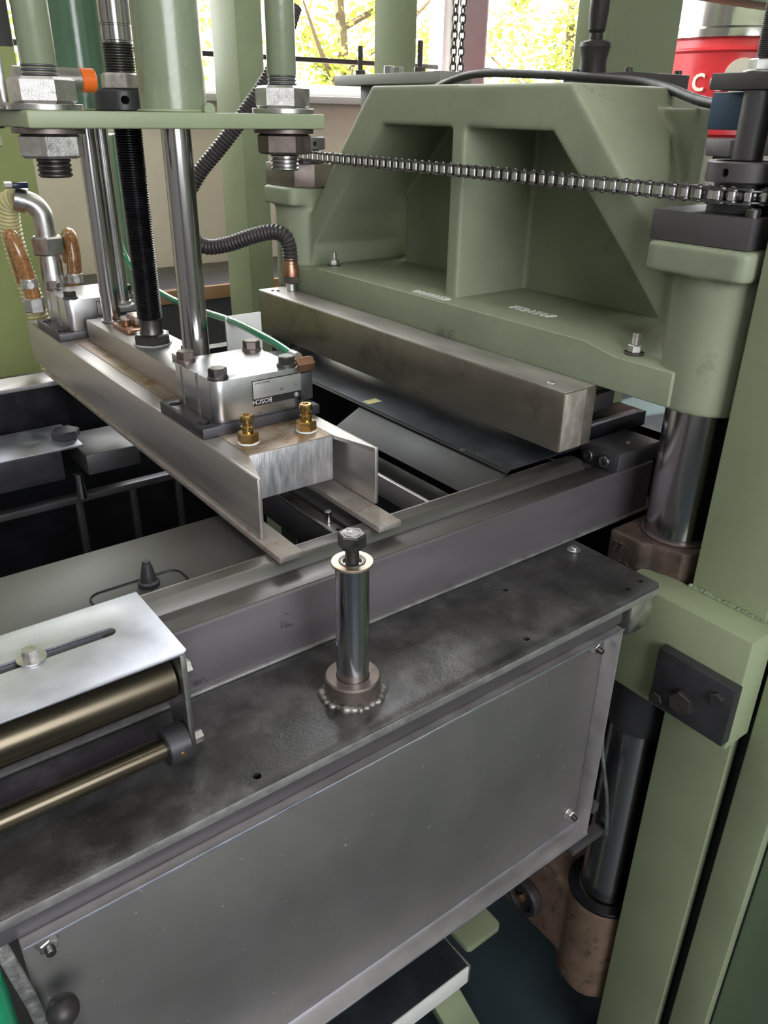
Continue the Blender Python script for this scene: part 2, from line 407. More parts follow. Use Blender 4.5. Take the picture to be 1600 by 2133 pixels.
# unseen tube fittings added under the ceiling as fill light
def lamp(x, y, label):
    t = thing('fill_lamp', label, 'lamp', (x, y, ZC), 'added fill lamps under the ceiling')
    ob('housing', box(x - .75, x + .75, y - .09, y + .09, ZC - .07, ZC - .001, .004), M['white'], t)
    ob('tube', cyl(.016, -.7, .7, 12, (x, y - .04, ZC - .095), 'x'), M['lamp'], t)
    ob('tube', cyl(.016, -.7, .7, 12, (x, y + .04, ZC - .095), 'x'), M['lamp'], t)
    a = area('fill_light', (x, y, ZC - .13), (0, 0, -1), 1.4, .16, 9, (1, .96, .9))
    return t
lamp(-1.6, -1.7, 'added twin tube fill lamp above the spot left of the machine')
lamp(1.2, -1.9, 'added twin tube fill lamp above the aisle right of the machine')
lamp(-1.0, .9, 'added twin tube fill lamp over the left machine end')
lamp(2.6, .6, 'added twin tube fill lamp over the far right corner')

# ------------------------------------------------------------------ yard outside
struct(ob('ground_outside', box(-30, 40, 3.3, 60, -1.3, -1.2, 0), M['ground']))
def tree(name, label, x, y, h, cr, n, mt, seed):
    rnd = random.Random(seed)
    t = thing(name, label, 'tree', (x, y, -1.2), 'trees outside the windows')
    pts = [(x, y, -1.2), (x + .08, y, h * .35 - 1.2), (x - .05, y + .05, h * .75 - 1.2)]
    ob('trunk', tube(spline(pts, 4), [.09 - .006 * i for i in range(9)], 8), M['bark'], t)
    br = None
    for k in range(7):
        a = rnd.uniform(0, 2 * PI); z0 = h * rnd.uniform(.2, .6) - 1.2
        b = tube(spline([(x, y, z0), (x + cr * .45 * math.cos(a), y + cr * .45 * math.sin(a), z0 + .3), (x + cr * .85 * math.cos(a), y + cr * .85 * math.sin(a), z0 + .7)], 3), [.035, .032, .028, .024, .02, .014, .008], 6)
        br = b if br is None else join(br, b)
    ob('branches', br, M['bark'], t)
    vs, fs = [], []
    g_ = lambda: max(-.95, min(.95, rnd.gauss(0, .5)))
    cl = [(x + cr * g_(), y + cr * g_(), h * rnd.uniform(.12, 1.0) - 1.2, rnd.uniform(.14, .42)) for _ in range(70)]
    for i in range(n):
        c = rnd.choice(cl); s = rnd.uniform(.05, .095)
        p = Vector((c[0] + rnd.gauss(0, c[3] * .55), c[1] + rnd.gauss(0, c[3] * .55), c[2] + rnd.gauss(0, c[3] * .45)))
        u = Vector((rnd.gauss(0, 1), rnd.gauss(0, 1), rnd.gauss(0, .7))).normalized(); w = u.orthogonal().normalized()
        k = len(vs); mid = p + u * s * .5 + u.cross(w) * s * .12
        vs += [p, mid + w * s * .42, p + u * s, mid - w * s * .42]; fs.append((k, k + 1, k + 2, k + 3))
    me = bpy.data.meshes.new('foliage'); me.from_pydata([v[:] for v in vs], [], fs)
    stuff(ob('foliage', me, mt, t))
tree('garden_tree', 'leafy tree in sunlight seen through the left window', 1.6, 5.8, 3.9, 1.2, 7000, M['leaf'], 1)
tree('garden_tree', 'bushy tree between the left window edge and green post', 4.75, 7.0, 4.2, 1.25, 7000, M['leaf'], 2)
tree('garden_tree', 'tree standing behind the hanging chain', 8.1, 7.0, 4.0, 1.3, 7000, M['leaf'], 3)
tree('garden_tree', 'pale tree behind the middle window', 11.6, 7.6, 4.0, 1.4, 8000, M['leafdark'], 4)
tree('garden_tree', 'tree left of all others behind the tubes', -1.2, 6.2, 4.0, 1.2, 6000, M['leafdark'], 5)

# ================================================================== BACKGROUND MACHINE FRAME
def post(label, x0, x1, y0, y1, z0, z1, mt, name='frame_post', bev=.006):
    return tag(ob(name, box(x0, x1, y0, y1, z0, z1, bev, 3), mt), label, 'post')
post('tall sage green square post between the crossplate and the window', .82, .90, 1.71, 1.86, ZF, 3.0, M['green'])
post('green post at the left picture edge with daylight put into its paint', -.25, .225, 1.62, 1.75, ZF, 3.0, M['daylitgreen'])
post('narrow dark green post between the guide rods', .375, .42, 1.5, 1.56, ZF, .44, M['deepgreen'])
post('sage green post behind the casting and left of the hanging chain', .96, 1.025, 1.2, 1.285, ZF, 3.0, M['green'])
post('broad green post behind the black hand lever', .875, 1.06, .505, .585, ZF, 3.0, M['green'])
tag(ob('work_bench', join(box(.2, 2.4, 2.45, 2.95, -.16, -.12, .003), box(.24, 2.36, 2.5, 2.92, ZF, -.16, .003)), M['dark']), 'low dark bench standing below the beige window wall', 'bench')
tag(ob('bench_edge_strip', box(.2, 2.4, 2.425, 2.449, -.165, -.115, .003), M['wood']), 'brown wooden edge strip along the dark bench', 'strip')

# ================================================================== BENCH PLATE, RAILS
holes = [cyl(.0036, -.02, .02, 16, (x, y, 0), 'z', 0) for x, y in ((.195, -.037), (-.125, -.042), (.362, -.036), (.388, -.034), (.245, .045), (-.43, -.042))]
bp = thing('bench_plate', 'long dark mottled steel plate below the front rail', 'plate', (0, 0, -.010))
ob('plate_top', cut(prism([(-.95, -.0560), (.396, -.0560), (.404, -.049), (.404, .145), (-.95, .145)], 'z', -.010, 0, .0012, 2), holes), M['plate'], bp)
ob('plate_edge', box(-.95, .395, -.0567, -.0559, -.0095, -.0008, .0003), M['plateedge'], bp)
ob('screw_head', join(cyl(.0085, 0, .0016, 24, (.4005 - .018, .062, 0)), cyl(.0048, .0016, .005, 20, (.4005 - .018, .062, 0)), ), M['zinc'], bp)
tag(ob('support_bar', box(-.95, .338, -.052, -.02, -.0290, -.0105, .001), M['greyblk']), 'dark steel bar under the bench plate above the aluminium cover', 'bar')
tag(ob('spacer_block', box(.352, .392, -.054, -.03, -.052, -.0108, .001), M['zinc']), 'small pale grey block under the plate corner', 'block')

fr = thing('front_rail', 'blue grey steel rail running the whole front of the frame', 'rail', (0, .11, .004))
ob('beam', prism([(.083, .0045), (.0845, .0035), (.142, .0035), (.142, .0735), (.086, .0735), (.083, .0715)], 'x', -.95, .556, .0008), M['rail'], fr)
ob('beam_top', box(-.95, .556, .0855, .1165, .0734, .0742, .0003), M['railtop'], fr)
ob('foot_strip', box(-.128, .585, .0795, .142, .0003, .0036, .0006), M['plateedge'], fr)
ob('foot_strip', box(-.95, -.131, .0775, .142, .0003, .0036, .0006), M['plateedge'], fr)
ob('ridge', prism([(.1155, .0736), (.1165, .076), (.1225, .0835), (.1255, .0856), (.1385, .0862), (.142, .0845), (.142, .0736)], 'x', -.95, .452, .0006), M['railtop'], fr)
ob('seam', box(-.9, .452, .142, .1455, .079, .0835, .0006), M['lip'], fr)
br_ = thing('back_rail', 'dark rail on the far side of the pit', 'rail', (-.3, .93, .004))
ob('beam', box(-.95, .02, .90, .955, -.06, .066, .003), M['black'], br_)
ob('beam_top', box(-.95, .012, .893, .957, .066, .0735, .001), M['lip'], br_)

# pit between the rails
tag(ob('pit_dark_fill', join(box(-.95, .46, .15, 1.05, -.46, -.44, 0), box(-.95, .46, 1.02, 1.05, -.44, .05, 0)), M['black']), 'black tray added to keep the bottom of the pit dark', 'tray')  # black sheets added so the pit looks dark
lg = thing('lower_ledge', 'wide ledge with pale metal top inside the pit', 'ledge', (-.3, .82, -.04))
ob('ledge_top', box(-.95, .0, .768, .885, -.004, 0, .001), M['slotplate'], lg)  # pale metal sheet above a dark front
ob('ledge_front', box(-.95, -.035, .772, .885, -.055, -.004, .002), M['dark'], lg)
ob('end_plate', box(.0, .09, .765, .885, -.055, -.02, .002), M['greyblk'], lg)
ob('hex_nut', hexa(.040, .0, .014, (-.013, .815, .0), both=True), M['dark'], lg)
ob('stud', cyl(.008, -.10, -.056, 16, (-.012, .785, 0)), M['chromedark'], lg)
st = thing('lower_strip', 'long thin grey strip lying low in the pit', 'strip', (-.3, .80, -.11))
ob('strip', box(-.95, .30, .793, .812, -.112, -.10, .001), M['greyblk'], st)
for k, x in enumerate((-.02, .075, .16)):
    ob('upright', box(x, x + .012, .80, .81, -.4395, -.112, .001), M['dark'], st)
pp = thing('pit_plate', 'dull grey plate lying behind the front rail with rounded outline', 'plate', (-.3, .2, .06))
ob('plate', box(-.95, .012, .1465, .279, .064, .070, .001), M['pitplate'], pp)
def roundrect(x0, x1, y0, y1, r, z):
    pts = []
    for cx, cy, a0 in ((x1 - r, y1 - r, 0), (x0 + r, y1 - r, PI / 2)):
        for k in range(7): pts.append((cx + r * math.cos(a0 + k * PI / 12), cy + r * math.sin(a0 + k * PI / 12), z))
    return [(x1, y0, z)] + pts + [(x0, y0, z)]
ob('seam', tube(roundrect(-.175, -.083, .148, .194, .012, .0702), .0011, 8), M['black'], pp)
tag(ob('cone_pin', lathe([(.0, .0), (.0105, .0), (.0105, .004), (.008, .0055), (.0048, .023), (.004, .0235), (.0038, .027), (0, .0272)], 24, (-.1185, .180, .0702)), M['dark']), 'dark conical locating pin on the grey pit plate', 'pin')
# strips between the jaws
def yz(name, label, cat, x0, x1, y0, y1, z0, z1, mt):
    return tag(ob(name, box(x0, x1, y0, y1, z0, z1, .0008), mt), label, cat)
gs = thing('guide_strip', 'narrow steel strip with small pin beneath the clamp beam', 'strip', (.1, .3, .05))
ob('strip', cut(box(.0865, .1025, .1475, .88, .069, .073, .0006), [cyl(.003, .05, .09, 14, (.095, .164, 0), 'z', 0)]), M['steel'], gs)
ob('web', box(.0865, .0885, .1475, .88, .03, .069, .0004), M['dark'], gs)
ob('pin', cyl(.0042, .073, .087, 18, (.096, .186, 0)), M['chromedark'], gs)
yz('flat_bar', 'wide grey flat bar between the narrow strip and the right jaw', 'bar', .1095, .131, .1475, .88, .066, .072, M['greyblk'])
yz('angle_strip', 'thin light strip deep below the blued sheet', 'strip', .252, .258, .15, .88, .02, .05, M['lip'])
yz('cross_beam', 'dark beam low in the pit below the sheet', 'beam', .262, .32, .16, .88, -.04, .03, M['dark'])
shp = thing('bent_sheet', 'blued steel sheet with turned down front flange', 'sheet', (.4, .4, .085))
ob('sheet_top', box(.3345, .50, .146, .80, .0885, .090, .0003), M['sheet'], shp)
ob('flange', prism([(.3345, .090), (.3355, .0886), (.286, .0635), (.2845, .0648)], 'y', .141, .455, .0003), M['sheetfl'], shp)
ob('fold_lip', box(.330, .3385, .141, .80, .0898, .0913, .0004), M['sheetfl'], shp)
ob('rivet', lathe([(.0, .0011), (.003, .001), (.0042, 0), (.0042, -.0002)], 18, (.338, .228, .0915)), M['dark'], shp)
ob('paper_scrap', box(.345, .37, .452, .468, .0901, .0906, .0002), M['yellow'], shp)

# ================================================================== STOP POST on the plate
sp = thing('stop_post', 'short chromed stop post with hex bolt standing on the plate', 'post', (0, 0, 0))
ob('rod', cyl(.0152, .012, .1395, 48, (0, 0, 0)), M['chrome'], sp)
ob('collar', ring(.0156, .0262, .0, .0205, 48, (0, 0, 0), ch=.0015), M['brownbolt'], sp)
wb_ = ring(.0245, .0292, -.001, .0035, 40, ch=.001)
for k in range(26):
    a = k / 26 * 2 * PI; r = .0275 + random.uniform(-.001, .0022)
    if 0.9 < a < 2.2: continue
    b = bmesh.new(); bmesh.ops.create_icosphere(b, subdivisions=2, radius=random.uniform(.0030, .0058))
    bmesh.ops.transform(b, matrix=Matrix.Translation((r * math.cos(a), r * math.sin(a), .001)), verts=b.verts[:])
    wb_ = join(wb_, b)
ob('weld_bead', cast(wb_, .0011, 3), M['steelweld'], sp)
ws = ob('washer', ring(.0085, .0187, .1395, .1422, 40), M['rustytop'], sp)
ob('oil_groove', ring(.0095, .0118, .1422, .1427, 40), M['bolt'], ws)
bt = ob('bolt', thread(.0062, .134, .158, .0017, 24), M['bolt'], sp)
hd = ob('bolt_head', hexa(.0215, .157, .1695, (0, 0, 0), spin=.3), M['bolt'], bt)
ob('head_marking', join(text('8.8', .0068, .00022, axes((.8, -.6, 0), (.6, .8, 0), (0, 0, 1), (-.0066, .0047, .1696))), ring(.0072, .0076, .1694, .1698, 24)), M['worn'], hd)

# ================================================================== FRONT COVER PANEL
cp = thing('cover_panel', 'recessed aluminium cover panel with scratched face under the bench plate', 'panel', (0, -.05, -.353))
ob('face_sheet', box(-.3195, .33, -.0390, -.0375, -.3535, -.031, .0003), M['alusheet'], cp)
ob('lower_lip', box(-.3195, .3315, -.0605, -.039, -.3548, -.3535, .0004), M['lip'], cp)
ob('upper_lip', prism([(-.3195, -.0610), (.3315, -.0610), (.3315, -.038), (-.3195, -.038)], 'z', -.0312, -.0298, .0004), M['lip'], cp)
ob('right_lip', box(.33, .3315, -.0605, -.039, -.3535, -.0312, .0004), M['lip'], cp)
ob('lip_highlight', box(-.3195, .3318, -.0619, -.0606, -.0322, -.0292, .0004), M['slotplate'], cp)  # pale strips added: bright light lines of the lip edges, put in as colour
ob('lip_highlight', box(-.3195, .3318, -.0617, -.0603, -.3556, -.3533, .0004), M['slotplate'], cp)
ob('lip_highlight', box(-.3195, .330, -.0403, -.0390, -.3535, -.3522, .0004), M['slotplate'], cp)
def dome_nut(par, x, z, y=-.039):
    n = ob('nut', hexa(.0125, 0, .0075, (x, y, z), '-y', .4, True), M['zinc'], par)
    ob('stud', thread(.0036, .0075, .0135, .001, 16, (x, y, z), '-y'), M['bolt'], n)
    ob('washer', ring(.004, .0085, 0, .0012, 24, (x, y, z), '-y'), M['zinc'], n)
dome_nut(cp, .311, -.0585); dome_nut(cp, .314, -.325); dome_nut(cp, -.3025, -.0600)
tag(ob('hanging_strap', prism([(-.337, -.028), (-.327, -.028), (-.318, -.10), (-.300, -.36), (-.309, -.36), (-.327, -.105)], 'y', -.050, -.046, .0006), M['worn']), 'bent flat strap hanging at the left end of the cover panel', 'strap')
tag(ob('ball_knob', lathe([(0, .0118), (.004, .0111), (.0083, .0084), (.0112, .0038), (.0118, 0), (.0112, -.0038), (.0083, -.0084), (.0058, -.0105), (.005, -.016), (0, -.016)], 32, (-.3065, -.070, -.099)), M['rubber']), 'black ball knob in front of the cover panel at lower left', 'knob')
tag(ob('lever_rod', cyl(.004, -.40, -.1145, 14, (-.3065, -.070, 0)), M['zinc']), 'thin lever rod below the black ball knob', 'rod')
tag(ob('green_cylinder', lathe([(0, -.055), (.012, -.056), (.017, -.062), (.018, -.07), (.018, -.4), (0, -.4)], 28, (-.352, -.04, 0)), M['tubegreen']), 'glossy green cylinder at the bottom left picture corner', 'cylinder')

# ================================================================== SLOTTED BRACKET WITH ROLLERS
sb = thing('slotted_guide', 'slotted stainless guide plate with two rollers at lower left', 'guide', (-.3, .05, .0))
def slot(x0, x1, y, w, z0, z1):
    pts = [(x1 + w * math.cos(a), y + w * math.sin(a)) for a in [(-PI / 2 + k * PI / 10) for k in range(11)]]
    pts += [(x0 + w * math.cos(a), y + w * math.sin(a)) for a in [(PI / 2 + k * PI / 10) for k in range(11)]]
    return prism(pts, 'z', z0, z1, 0)
ob('slotted_plate', cut(prism([(-.9, .0018), (-.1575, .0018), (-.1542, .005), (-.1542, .1085), (-.9, .1085)], 'z', .110, .112, .0004), [slot(-.7, -.1955, .0628, .0060, .09, .13)]), M['slotplate'], sb)
bb = ob('clamp_bolt', hexa(.0115, .1138, .121, (-.2545, .0628, 0), spin=.2), M['worn'], sb)
ob('washer', ring(.004, .0112, .112, .1138, 32, (-.2545, .0628, 0)), M['zinc'], bb)
ob('under_bar', box(-.9, -.20, .05, .075, .085, .1098, .001), M['black'], sb)
ob('end_bracket', prism([(.004, .0095), (.036, .0095), (.05, .05), (.05, .1095), (.004, .1095)], 'x', -.1605, -.1555, .0006), M['steel'], sb)
ob('upper_roller', cyl(.0195, -.9, -.162, 40, (0, .029, .076), 'x', .001), M['shaft'], sb)
ob('back_roller', cyl(.015, -.9, -.162, 32, (0, .065, .055), 'x', .001), M['chromedark'], sb)
ob('lower_shaft', cyl(.0092, -.9, -.163, 32, (0, .0125, .0195), 'x', .0005), M['shaft'], sb)
cl = ob('shaft_collar', ring(.0093, .0165, -.180, -.1608, 40, (0, .0125, .0195), 'x', .001), M['dark'], sb)
ob('set_screw', cyl(.0028, .0, .0168, 16, (-.170, .0125, .0195), '-y'), M['brass'], cl)
ob('end_bolt', hexa(.013, -.1555, -.1435, (0, .029, .0755), 'x', .3), M['worn'], sb)
ob('end_bolt', hexa(.010, -.1555, -.1465, (0, .0125, .0165), 'x', .1), M['worn'], sb)

# ================================================================== JAW BARS + CLAMP BEAM
tag(ob('jaw_bar', box(-.0075, .0195, .115, .90, .0863, .093, .0008), M['jaw']), 'flat sandblasted jaw bar under the left leg of the clamp beam', 'bar', 'jaw bars under the clamp beam')
tag(ob('jaw_bar', box(.112, .142, .1105, .90, .0863, .093, .0008), M['jaw']), 'flat sandblasted jaw bar under the right leg of the clamp beam', 'bar', 'jaw bars under the clamp beam')
cb = thing('clamp_beam', 'long clamp beam of two angle profiles around a steel core', 'beam', (.07, .55, .094))
def angle(x0, x1, xs, flip):
    # vertical leg + top flange cut off at a slant
    leg = box(x0, x0 + .0045, .159, .975, .0935, .1610, .0005) if not flip else box(x1 - .0045, x1, .159, .975, .0935, .1610, .0005)
    if not flip: fl = prism([(x0 + .0040, .1605), (xs, .2185), (xs, .975), (x0 + .0040, .975)], 'z', .1565, .16095, 0)
    else: fl = prism([(x1 - .0040, .1605), (xs, .2185), (xs, .975), (x1 - .0040, .975)], 'z', .1565, .16095, 0)
    return join(leg, fl)
ob('angle_profile', angle(-.004, .02, .0185, False), M['brushed'], cb)
ob('angle_profile', angle(.12, .146, .1265, True), M['brushed'], cb)
core = ob('core_block', box(.0190, .126, .2195, .95, .1065, .1605, .0008), M['endgrain'], cb)
ob('core_top', box(.0195, .1255, .220, .95, .1605, .1613, .0003), M['rustytop'], core)
ob('raised_bar', box(.0395, .110, .4105, .785, .1613, .1945, .001), M['brushed'], cb)
ob('socket_screw', cyl(.0085, -.006, .006, 24, (.05, .79, .178), 'y'), M['rubber'], cb)

def fitting(x, y, label):
    t = thing('brass_nipple', label, 'fitting', (x, y, .1614), 'brass nipples on the clamp beam end')
    ob('seal_washer', ring(.006, .0125, .1614, .1636, 32, (x, y, 0), ch=.0008), M['white'], t)
    ob('hex_body', hexa(.0205, .1636, .1745, (x, y, 0), spin=.35), M['brass'], t)
    ob('nozzle', lathe([(.0064, .1745), (.0064, .178), (.0072, .1785), (.0072, .181), (.0058, .182), (.0058, .1845), (.0075, .1862), (.0078, .190), (.0075, .193), (.0066, .194), (.0036, .194), (.0032, .1915), (0, .1915)], 28, (x, y, 0)), M['brass'], t)
fitting(.0365, .2525, 'brass hose nipple near the left edge of the clamp beam end')
fitting(.1085, .2475, 'brass hose nipple near the right leg of the clamp beam')

# ---- valve / clamp housings with printed label
def rrect(x0, x1, y0, y1, r, n=6):
    pts = []
    for cx, cy, a0 in ((x1 - r, y1 - r, 0), (x0 + r, y1 - r, PI / 2), (x0 + r, y0 + r, PI), (x1 - r, y0 + r, 1.5 * PI)):
        for k in range(n + 1): pts.append((cx + r * math.cos(a0 + k * PI / 2 / n), cy + r * math.sin(a0 + k * PI / 2 / n)))
    return pts
bolt_me = fin(join(hexa(.0185, .0035, .0125, spin=.25), lathe([(.0118, 0), (.0118, .0018), (.0105, .0036), (0, .0036)], 28)), 'bolt_head')
bolt_me.materials.append(M['bolt'])
def housing(dy, label, far=False):
    t = thing('clamp_housing', label, 'housing', (.075, .346 + dy, .1614), 'cast housings on the clamp beam')
    bx = box(.0, .153, .2885 + dy, .408 + dy, .1614, .173, .0008)
    bx = cut(bx, [cyl(.0072, .166, .18, 24, (x, y + dy, 0), 'z', 0) for x, y in ((.011, .308), (.011, .388), (.142, .308), (.142, .388))])
    ob('base_plate', bx, M['dark'], t)
    r = .0115; x0, x1, y0, y1 = .0185, .1315, .2925 + dy, .4025 + dy
    pts = rrect(x0, x1, y0, y1, r)
    # slots on the left and the far right flank
    body = prism(pts, 'z', .1731, .2222, .0009)
    nt = [box(x0 - .01, x0 + .0022, y, y + .0065, .16, .24, 0) for y in (.332 + dy, .3735 + dy)]
    nt += [box(x1 - .0022, x1 + .01, y, y + .0065, .16, .24, 0) for y in (.337 + dy, .3735 + dy)]
    body = ob('body', cut(body, nt), M['alu'], t)
    for k, (x, y) in enumerate(((.031, .305), (.119, .305), (.031, .390), (.119, .390))):
        o = ob('bolt_head', bolt_me, None, t, (x, y + dy, .2222), (0, 0, random.uniform(0, 1)))
        if k in (2, 3):
            o.data = brown_me
    # printed label on the front face, upside down as mounted
    lb = ob('label', box(.0655, .1300, .2920 + dy, .29255 + dy, .1862, .2160, .0002), M['labelgrey'], t)
    yl = .29185 + dy
    fr_ = join(box(.0655, .0666, yl, yl + .0003, .1862, .2160, 0), box(.0655, .1300, yl, yl + .0003, .2149, .2160, 0),
               box(.0655, .1300, yl, yl + .0003, .1862, .1945, 0))
    ob('print_band', fr_, M['labelblack'], lb)
    ax = lambda x, z: axes((-1, 0, 0), (0, 0, -1), (0, -1, 0), (x, yl - .0001, z))
    ob('print_white', text('BOSCH', .0078, .0001, ax(.0905, .1932)), M['labelwhite'], lb)
    ob('print_logo', join(ring(.0021, .0026, 0, .0003, 24, (.1232, yl, .1904), '-y', .0001), ring(.0009, .0012, 0, .0003, 16, (.1232, yl, .1904), '-y', .0001),
       box(.1224, .1228, yl - .0003, yl, .1888, .1920, 0), box(.1236, .1240, yl - .0003, yl, .1888, .1920, 0)), M['labelwhite'], lb)
    ob('print_text', join(text('Switzerland', .0042, .0001, ax(.0885, .2135)), text('H', .0042, .0001, ax(.1050, .2020)), text('o', .0042, .0001, ax(.1242, .2035))), M['labelblack'], lb)
    return t
brown_me = bolt_me.copy(); brown_me.materials.clear(); brown_me.materials.append(M['brownbolt'])
housing(0, 'silver cast housing with printed label at the near beam end')
housing(.5135, 'silver cast housing at the far beam end beside the steel elbow', True)

# ---- small pieces on the raised bar
cpk = thing('clamp_bracket', 'brown copper coloured terminal block on the raised bar by the rear rod', 'bracket', (.085, .70, .195))
ob('base', box(.058, .108, .655, .720, .1948, .2005, .001), M['copper'], cpk)
ob('lug', box(.078, .100, .675, .712, .2005, .214, .002), M['rustytop'], cpk)
ob('screw', cyl(.007, .2005, .209, 20, (.069, .69, 0)), M['copper'], cpk)
lk = thing('hold_down_strap', 'bright clamping strap with socket screw beside the near housing', 'strap', (.07, .46, .195))
ob('strap', box(.058, .088, .418, .500, .1948, .203, .001), M['zinc'], lk)
sc_ = ob('socket_screw', lathe([(.0075, .203), (.0095, .204), (.0095, .2155), (.0085, .2165), (.0048, .2165), (.0045, .212), (0, .212)], 28, (.072, .475, 0)), M['bolt'], lk)

# ================================================================== GUIDE RODS, SPINDLE, CROSSPLATE
RX = .074
SX = .069
def rod(x, y, r, z0, z1, label, mt=M['chromedark'], grp='guide rods of the clamp head'):
    t = thing('guide_rod', label, 'rod', (x, y, z0), grp)
    ob('shaft', cyl(r, z0, z1, 48, (x, y, 0)), mt, t)
    ob('foot_ring', ring(r, r + .003, z0, z0 + .003, 40, (x, y, 0)), M['steel'], t)
    return t
rod(RX, .455, .0168, .1948, .4705, 'thick chromed guide rod behind the near housing')
rod(RX - .004, .752, .0135, .1948, .4705, 'chromed guide rod left of the black spindle')
rod(.0925, .762, .0112, .2192, .4705, 'slimmer rear rod on a white disc beside the terminal block', M['chromedark'])
tag(ob('white_disc', lathe([(0, .2142), (.017, .2142), (.018, .2165), (.010, .219), (0, .219)], 28, (.0925, .762, .0)), M['white']), 'small white disc at the foot of the slim rear rod', 'disc')

sd = thing('threaded_spindle', 'black oiled threaded spindle with hex foot between the rods', 'spindle', (SX, .59, .195))
ob('hex_foot', hexa(.046, .1962, .210, (SX, .59, 0), spin=.15, both=True), M['bolt'], sd)
ob('shim_ring', ring(.018, .026, .1948, .1964, 32, (SX, .59, 0)), M['white'], sd)
ob('neck', lathe([(.0165, .210), (.0148, .216), (.0148, .228), (.0162, .232)], 32, (SX, .59, 0)), M['bolt'], sd)
ob('screw_thread', thread(.0172, .230, .4705, .0030, 32, (SX, .59, 0), depth=.0011), M['thread'], sd)

xp = thing('crossplate', 'thick sage green crossplate carrying the tubes at eye level', 'plate', (.07, .6, .4706))
ob('plate', box(-.101, .241, .400, .80, .4706, .4868, .0022, 3), M['green'], xp)
def bigtube(x, y, label, bev=None):
    t = thing('cylinder_tube', label, 'tube', (x, y, .4868), 'green tubes standing on the crossplate')
    ob('tube_wall', lathe([(.0365, .4869), (.0365, .90), (.030, .90)], 56, (x, y, 0)), M['tubepaint'], t)
    ob('weld_foot', ring(.036, .0405, .4868, .4895, 48, (x, y, 0), ch=.002), M['green'], t)
    return t
t1 = bigtube(RX, .455, 'wide sage green tube standing above the thick guide rod')
ob('plug_screw', cyl(.0065, -.004, .0012, 20, (RX + .022, .4125, .490), 'y'), M['green'], t1)
t2 = bigtube(RX, .752, 'rear green tube partly hidden behind the left tie rod')
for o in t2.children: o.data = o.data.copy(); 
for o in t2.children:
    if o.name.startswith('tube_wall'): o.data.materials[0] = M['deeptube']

ps = thing('piston_rod', 'steel piston rod with thread nut and black collar on the crossplate', 'rod', (SX, .59, .4868))
ob('collar', cut(lathe([(.034, .4869), (.0355, .4885), (.0355, .5085), (.0345, .510), (.012, .510)], 48, (SX, .59, 0)), [cyl(.0048, .0, .05, 16, (SX - .0115, .59, .499), '-y', 0)]), M['dark'], ps)
ob('lock_nut', hexa(.0455, .510, .5285, (SX, .59, 0), spin=.36, both=True), M['worn'], ps)
ob('thread', thread(.0182, .5285, .5605, .0028, 32, (SX, .59, 0)), M['bolt'], ps)
ob('rod', lathe([(.0172, .5605), (.0172, .562), (.0182, .563), (.0182, .5775), (.0176, .578), (.0176, .5795), (.0190, .580), (.0190, .90)], 40, (SX, .59, 0)), M['chromedark'], ps)

def tierod(x, y, label, r=.0172, low=True):
    t = thing('tie_rod', label, 'tie rod', (x, y, .40), 'nutted tie rods through the crossplate')
    ob('pipe', lathe([(r - .0012, .508), (r - .0012, .525), (r, .530), (r, .90)], 40, (x, y, 0)), M['tubepaint'], t)
    ob('upper_thread', thread(r, .500, .5285, .0036, 32, (x, y, 0)), M['greyblk'], t)
    n = ob('upper_nut', hexa(.056, .4925, .5165, (x, y, 0), spin=UPS, both=True), M['worn'], t)
    ob('upper_washer', ring(r, .037, .4868, .4925, 40, (x, y, 0)), M['steel'], t)
    ob('lower_washer', ring(r, .036, .4655, .4706, 40, (x, y, 0)), M['brownbolt'], t)
    ob('lower_nut', hexa(.056, .4425, .4655, (x, y, 0), spin=LPS, both=True), M['worn'] if x < 0 else M['brownbolt'], t)
    ob('lower_thread', thread(r, .4425 - .0185, .4425, .0042, 32, (x, y, 0)), M['bolt'] if x < 0 else M['steel'], t)
    return t
UPS = .62; LPS = .1
tierod(-.071, .44, 'heavy tie rod with worn hex nuts at the left crossplate end')
UPS = .42; LPS = .42
tierod(.207, .44, 'tie rod with hex nuts at the right crossplate end')
UPS = .2; LPS = .2
tierod(-.083, .715, 'rear tie rod nut at the left edge behind the plate')

sn = thing('proximity_sensor', 'threaded proximity sensor with orange cap beside the left tie rod', 'sensor', (-.02, .52, .515))
ob('barrel', thread(.0118, -.075, -.004, .0011, 28, (0, .525, .5175), 'x'), M['steel'], sn)
ob('cap', cyl(.0122, -.004, .012, 32, (0, .525, .5175), 'x', .001), M['orange'], sn)
br2 = thing('sensor_bracket', 'bent steel sensor bracket at the left picture edge', 'bracket', (-.1, .47, .49))
ob('upright', box(-.1060, -.0995, .462, .51, .4890, .545, .001), M['steel'], br2)
ob('foot', box(-.145, -.0995, .462, .51, .4868, .4893, .0008), M['steel'], br2)
ob('side_plate', box(-.150, -.0745, .505, .512, .5455, .80, .001), M['greyblk'], br2)

